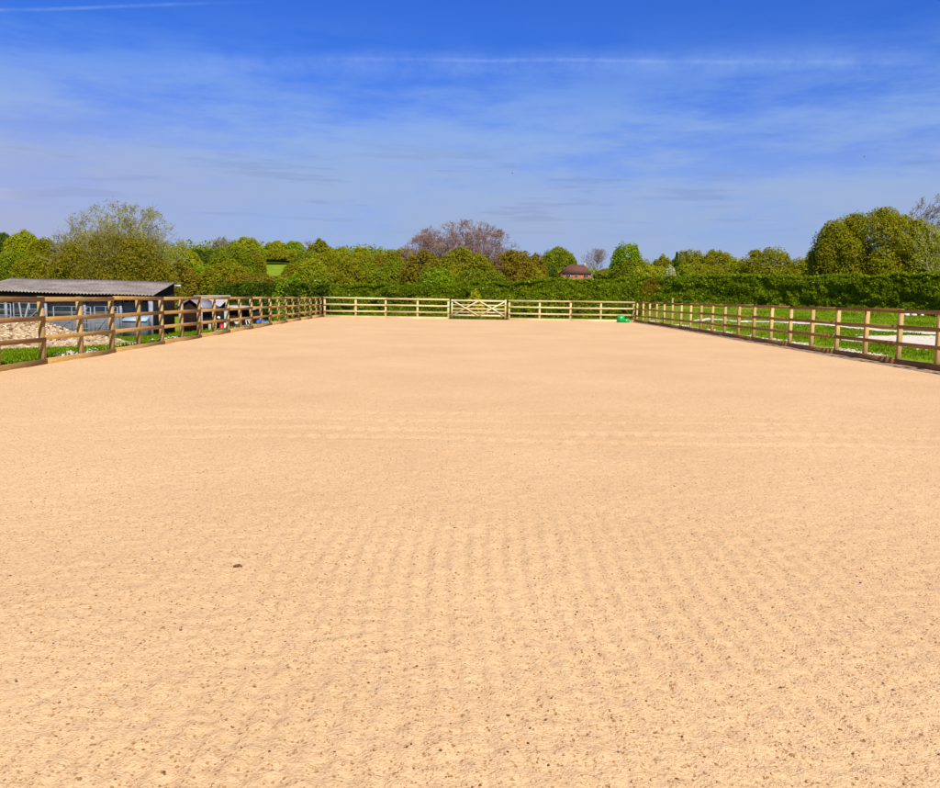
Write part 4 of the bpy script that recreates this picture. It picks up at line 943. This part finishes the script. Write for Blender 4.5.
# ------------------------------------------------------------------ light and sky
SUN_AZ, SUN_EL = R(158), R(50)          # clockwise from +Y
sd = Vector((math.sin(SUN_AZ)*math.cos(SUN_EL), math.cos(SUN_AZ)*math.cos(SUN_EL), math.sin(SUN_EL)))
ld = bpy.data.lights.new('sun', 'SUN'); ld.energy = 4.6; ld.angle = R(.5); ld.color = (1, .955, .88)
lo = bpy.data.objects.new('sun', ld); col.objects.link(lo); lo.rotation_euler = (-sd).to_track_quat('-Z', 'Y').to_euler(); lo.location = (0, -20, 40)
w = bpy.data.worlds.new('World'); scene.world = w; w.use_nodes = True; nt = w.node_tree
bg = nt.nodes['Background']; sky = N(nt, 'ShaderNodeTexSky', sky_type='NISHITA'); sky.sun_disc = False; sky.sun_elevation = SUN_EL; sky.sun_rotation = SUN_AZ
sky.air_density = 1.0; sky.dust_density = .6; sky.ozone_density = 2.2
SKY_STRENGTH = .10
hs = N(nt, 'ShaderNodeHueSaturation'); hs.inputs['Saturation'].default_value = 1.1; hs.inputs['Hue'].default_value = .505; L(nt, sky.outputs[0], hs.inputs['Color'])
tc = N(nt, 'ShaderNodeTexCoord').outputs['Generated']; sx = N(nt, 'ShaderNodeSeparateXYZ'); L(nt, tc, sx.inputs[0])
def M2(op, a, b=None, c=None):
    m = N(nt, 'ShaderNodeMath', operation=op)
    for i, v in enumerate((a, b, c)):
        if v is None: continue
        if hasattr(v, 'is_output'): L(nt, v, m.inputs[i])
        else: m.inputs[i].default_value = v
    return m.outputs[0]
def stepn(v, a, b):
    m = N(nt, 'ShaderNodeMapRange', interpolation_type='SMOOTHSTEP'); L(nt, v, m.inputs[0]); m.inputs[1].default_value = a; m.inputs[2].default_value = b; return m.outputs[0]
EL = sx.outputs['Z']
# thin high cloud: long streaks
mp = N(nt, 'ShaderNodeMapping'); L(nt, tc, mp.inputs[0]); mp.inputs['Scale'].default_value = (1.3, 1.3, 6.5); mp.inputs['Rotation'].default_value = (0, R(-4), 0)
n1 = noise(nt, 2.6, mp.outputs[0], 9, .66)
mp2 = N(nt, 'ShaderNodeMapping'); L(nt, tc, mp2.inputs[0]); mp2.inputs['Scale'].default_value = (2.2, 2.2, 26.0)
n2 = noise(nt, 2.9, mp2.outputs[0], 5, .6)
band = stepn(EL, .315, .15)
veil = M2('MULTIPLY', band, stepn(n1, .36, .62))
deep = mixc(nt, 1.0, hs.outputs[0], (.20, .44, 1.02), 'MULTIPLY')
c = mixc(nt, M2('MULTIPLY', veil, .72), deep, (2.0, 3.35, 5.7))
low = stepn(EL, .27, .05)
lowf = M2('MULTIPLY', low, M2('ADD', .74, M2('MULTIPLY', stepn(n1, .38, .62), .20)))
c = mixc(nt, lowf, c, (2.5, 3.08, 4.45))
# grey-blue small cloud bars
bars = M2('MULTIPLY', stepn(n2, .54, .64), M2('MULTIPLY', stepn(EL, .19, .14), stepn(EL, .06, .10)))
c = mixc(nt, M2('MULTIPLY', bars, .34), c, (1.45, 2.0, 3.6))
leftm = stepn(sx.outputs['X'], -.10, -.50)
c = mixc(nt, M2('MULTIPLY', M2('MULTIPLY', leftm, low), .55), c, (2.95, 3.0, 4.3))
wh = M2('MULTIPLY', M2('MULTIPLY', stepn(n2, .48, .62), stepn(EL, .115, .10)), M2('MULTIPLY', stepn(EL, .08, .095), stepn(sx.outputs['X'], -.43, -.49)))
c = mixc(nt, M2('MULTIPLY', wh, .6), c, (3.6, 3.6, 4.8))
# vapour trails, each on its own great circle
def trail(pa, pb, width, strength, az0, az1, c, azf=.06):
    a_ = ray(*pa); b_ = ray(*pb); nn = np.cross(a_, b_); nn /= np.linalg.norm(nn)
    d = N(nt, 'ShaderNodeVectorMath', operation='DOT_PRODUCT'); L(nt, tc, d.inputs[0]); d.inputs[1].default_value = tuple(nn)
    wob = M2('MULTIPLY', M2('SUBTRACT', noise(nt, 6, tc, 2), .5), .006)
    dist = M2('ABSOLUTE', M2('ADD', d.outputs['Value'], wob))
    m_ = stepn(dist, width, 0)
    m_ = M2('MULTIPLY', m_, M2('MULTIPLY', stepn(sx.outputs['X'], az0-azf, az0+azf), stepn(sx.outputs['X'], az1+azf, az1-azf)))
    m_ = M2('MULTIPLY', m_, M2('ADD', M2('MULTIPLY', noise(nt, 22, tc, 5, .75), 2.4), -.55))
    return mixc(nt, M2('MULTIPLY', m_, strength), c, (3.2, 4.4, 6.6))
c = trail((300, 58.5), (860, 62.5), .0032, .18, -.12, .40, c, .12)
c = trail((240, 66), (860, 62), .022, .20, -.3, .44, c)
c = trail((0, 10.5), (270, 2), .0026, .22, -.6, -.28, c, .10)
L(nt, c, bg.inputs[0]); bg.inputs[1].default_value = SKY_STRENGTH

# ------------------------------------------------------------------ camera
cd = bpy.data.cameras.new('camera'); cam = bpy.data.objects.new('camera', cd); col.objects.link(cam)
from mathutils import Matrix
cam.matrix_world = Matrix(((cr[0], cu[0], -fw[0], CAM[0]), (cr[1], cu[1], -fw[1], CAM[1]), (cr[2], cu[2], -fw[2], CAM[2]), (0, 0, 0, 1)))
cd.sensor_fit = 'HORIZONTAL'; cd.sensor_width = 36; cd.lens = F/940*36; cd.clip_start = .1; cd.clip_end = 9000
scene.camera = cam
vs = scene.view_settings; vs.view_transform = 'Standard'; vs.look = 'None'; vs.gamma = 1; vs.use_curve_mapping = False; vs.exposure = .55
scene.cycles.max_bounces = 6; scene.cycles.transparent_max_bounces = 6
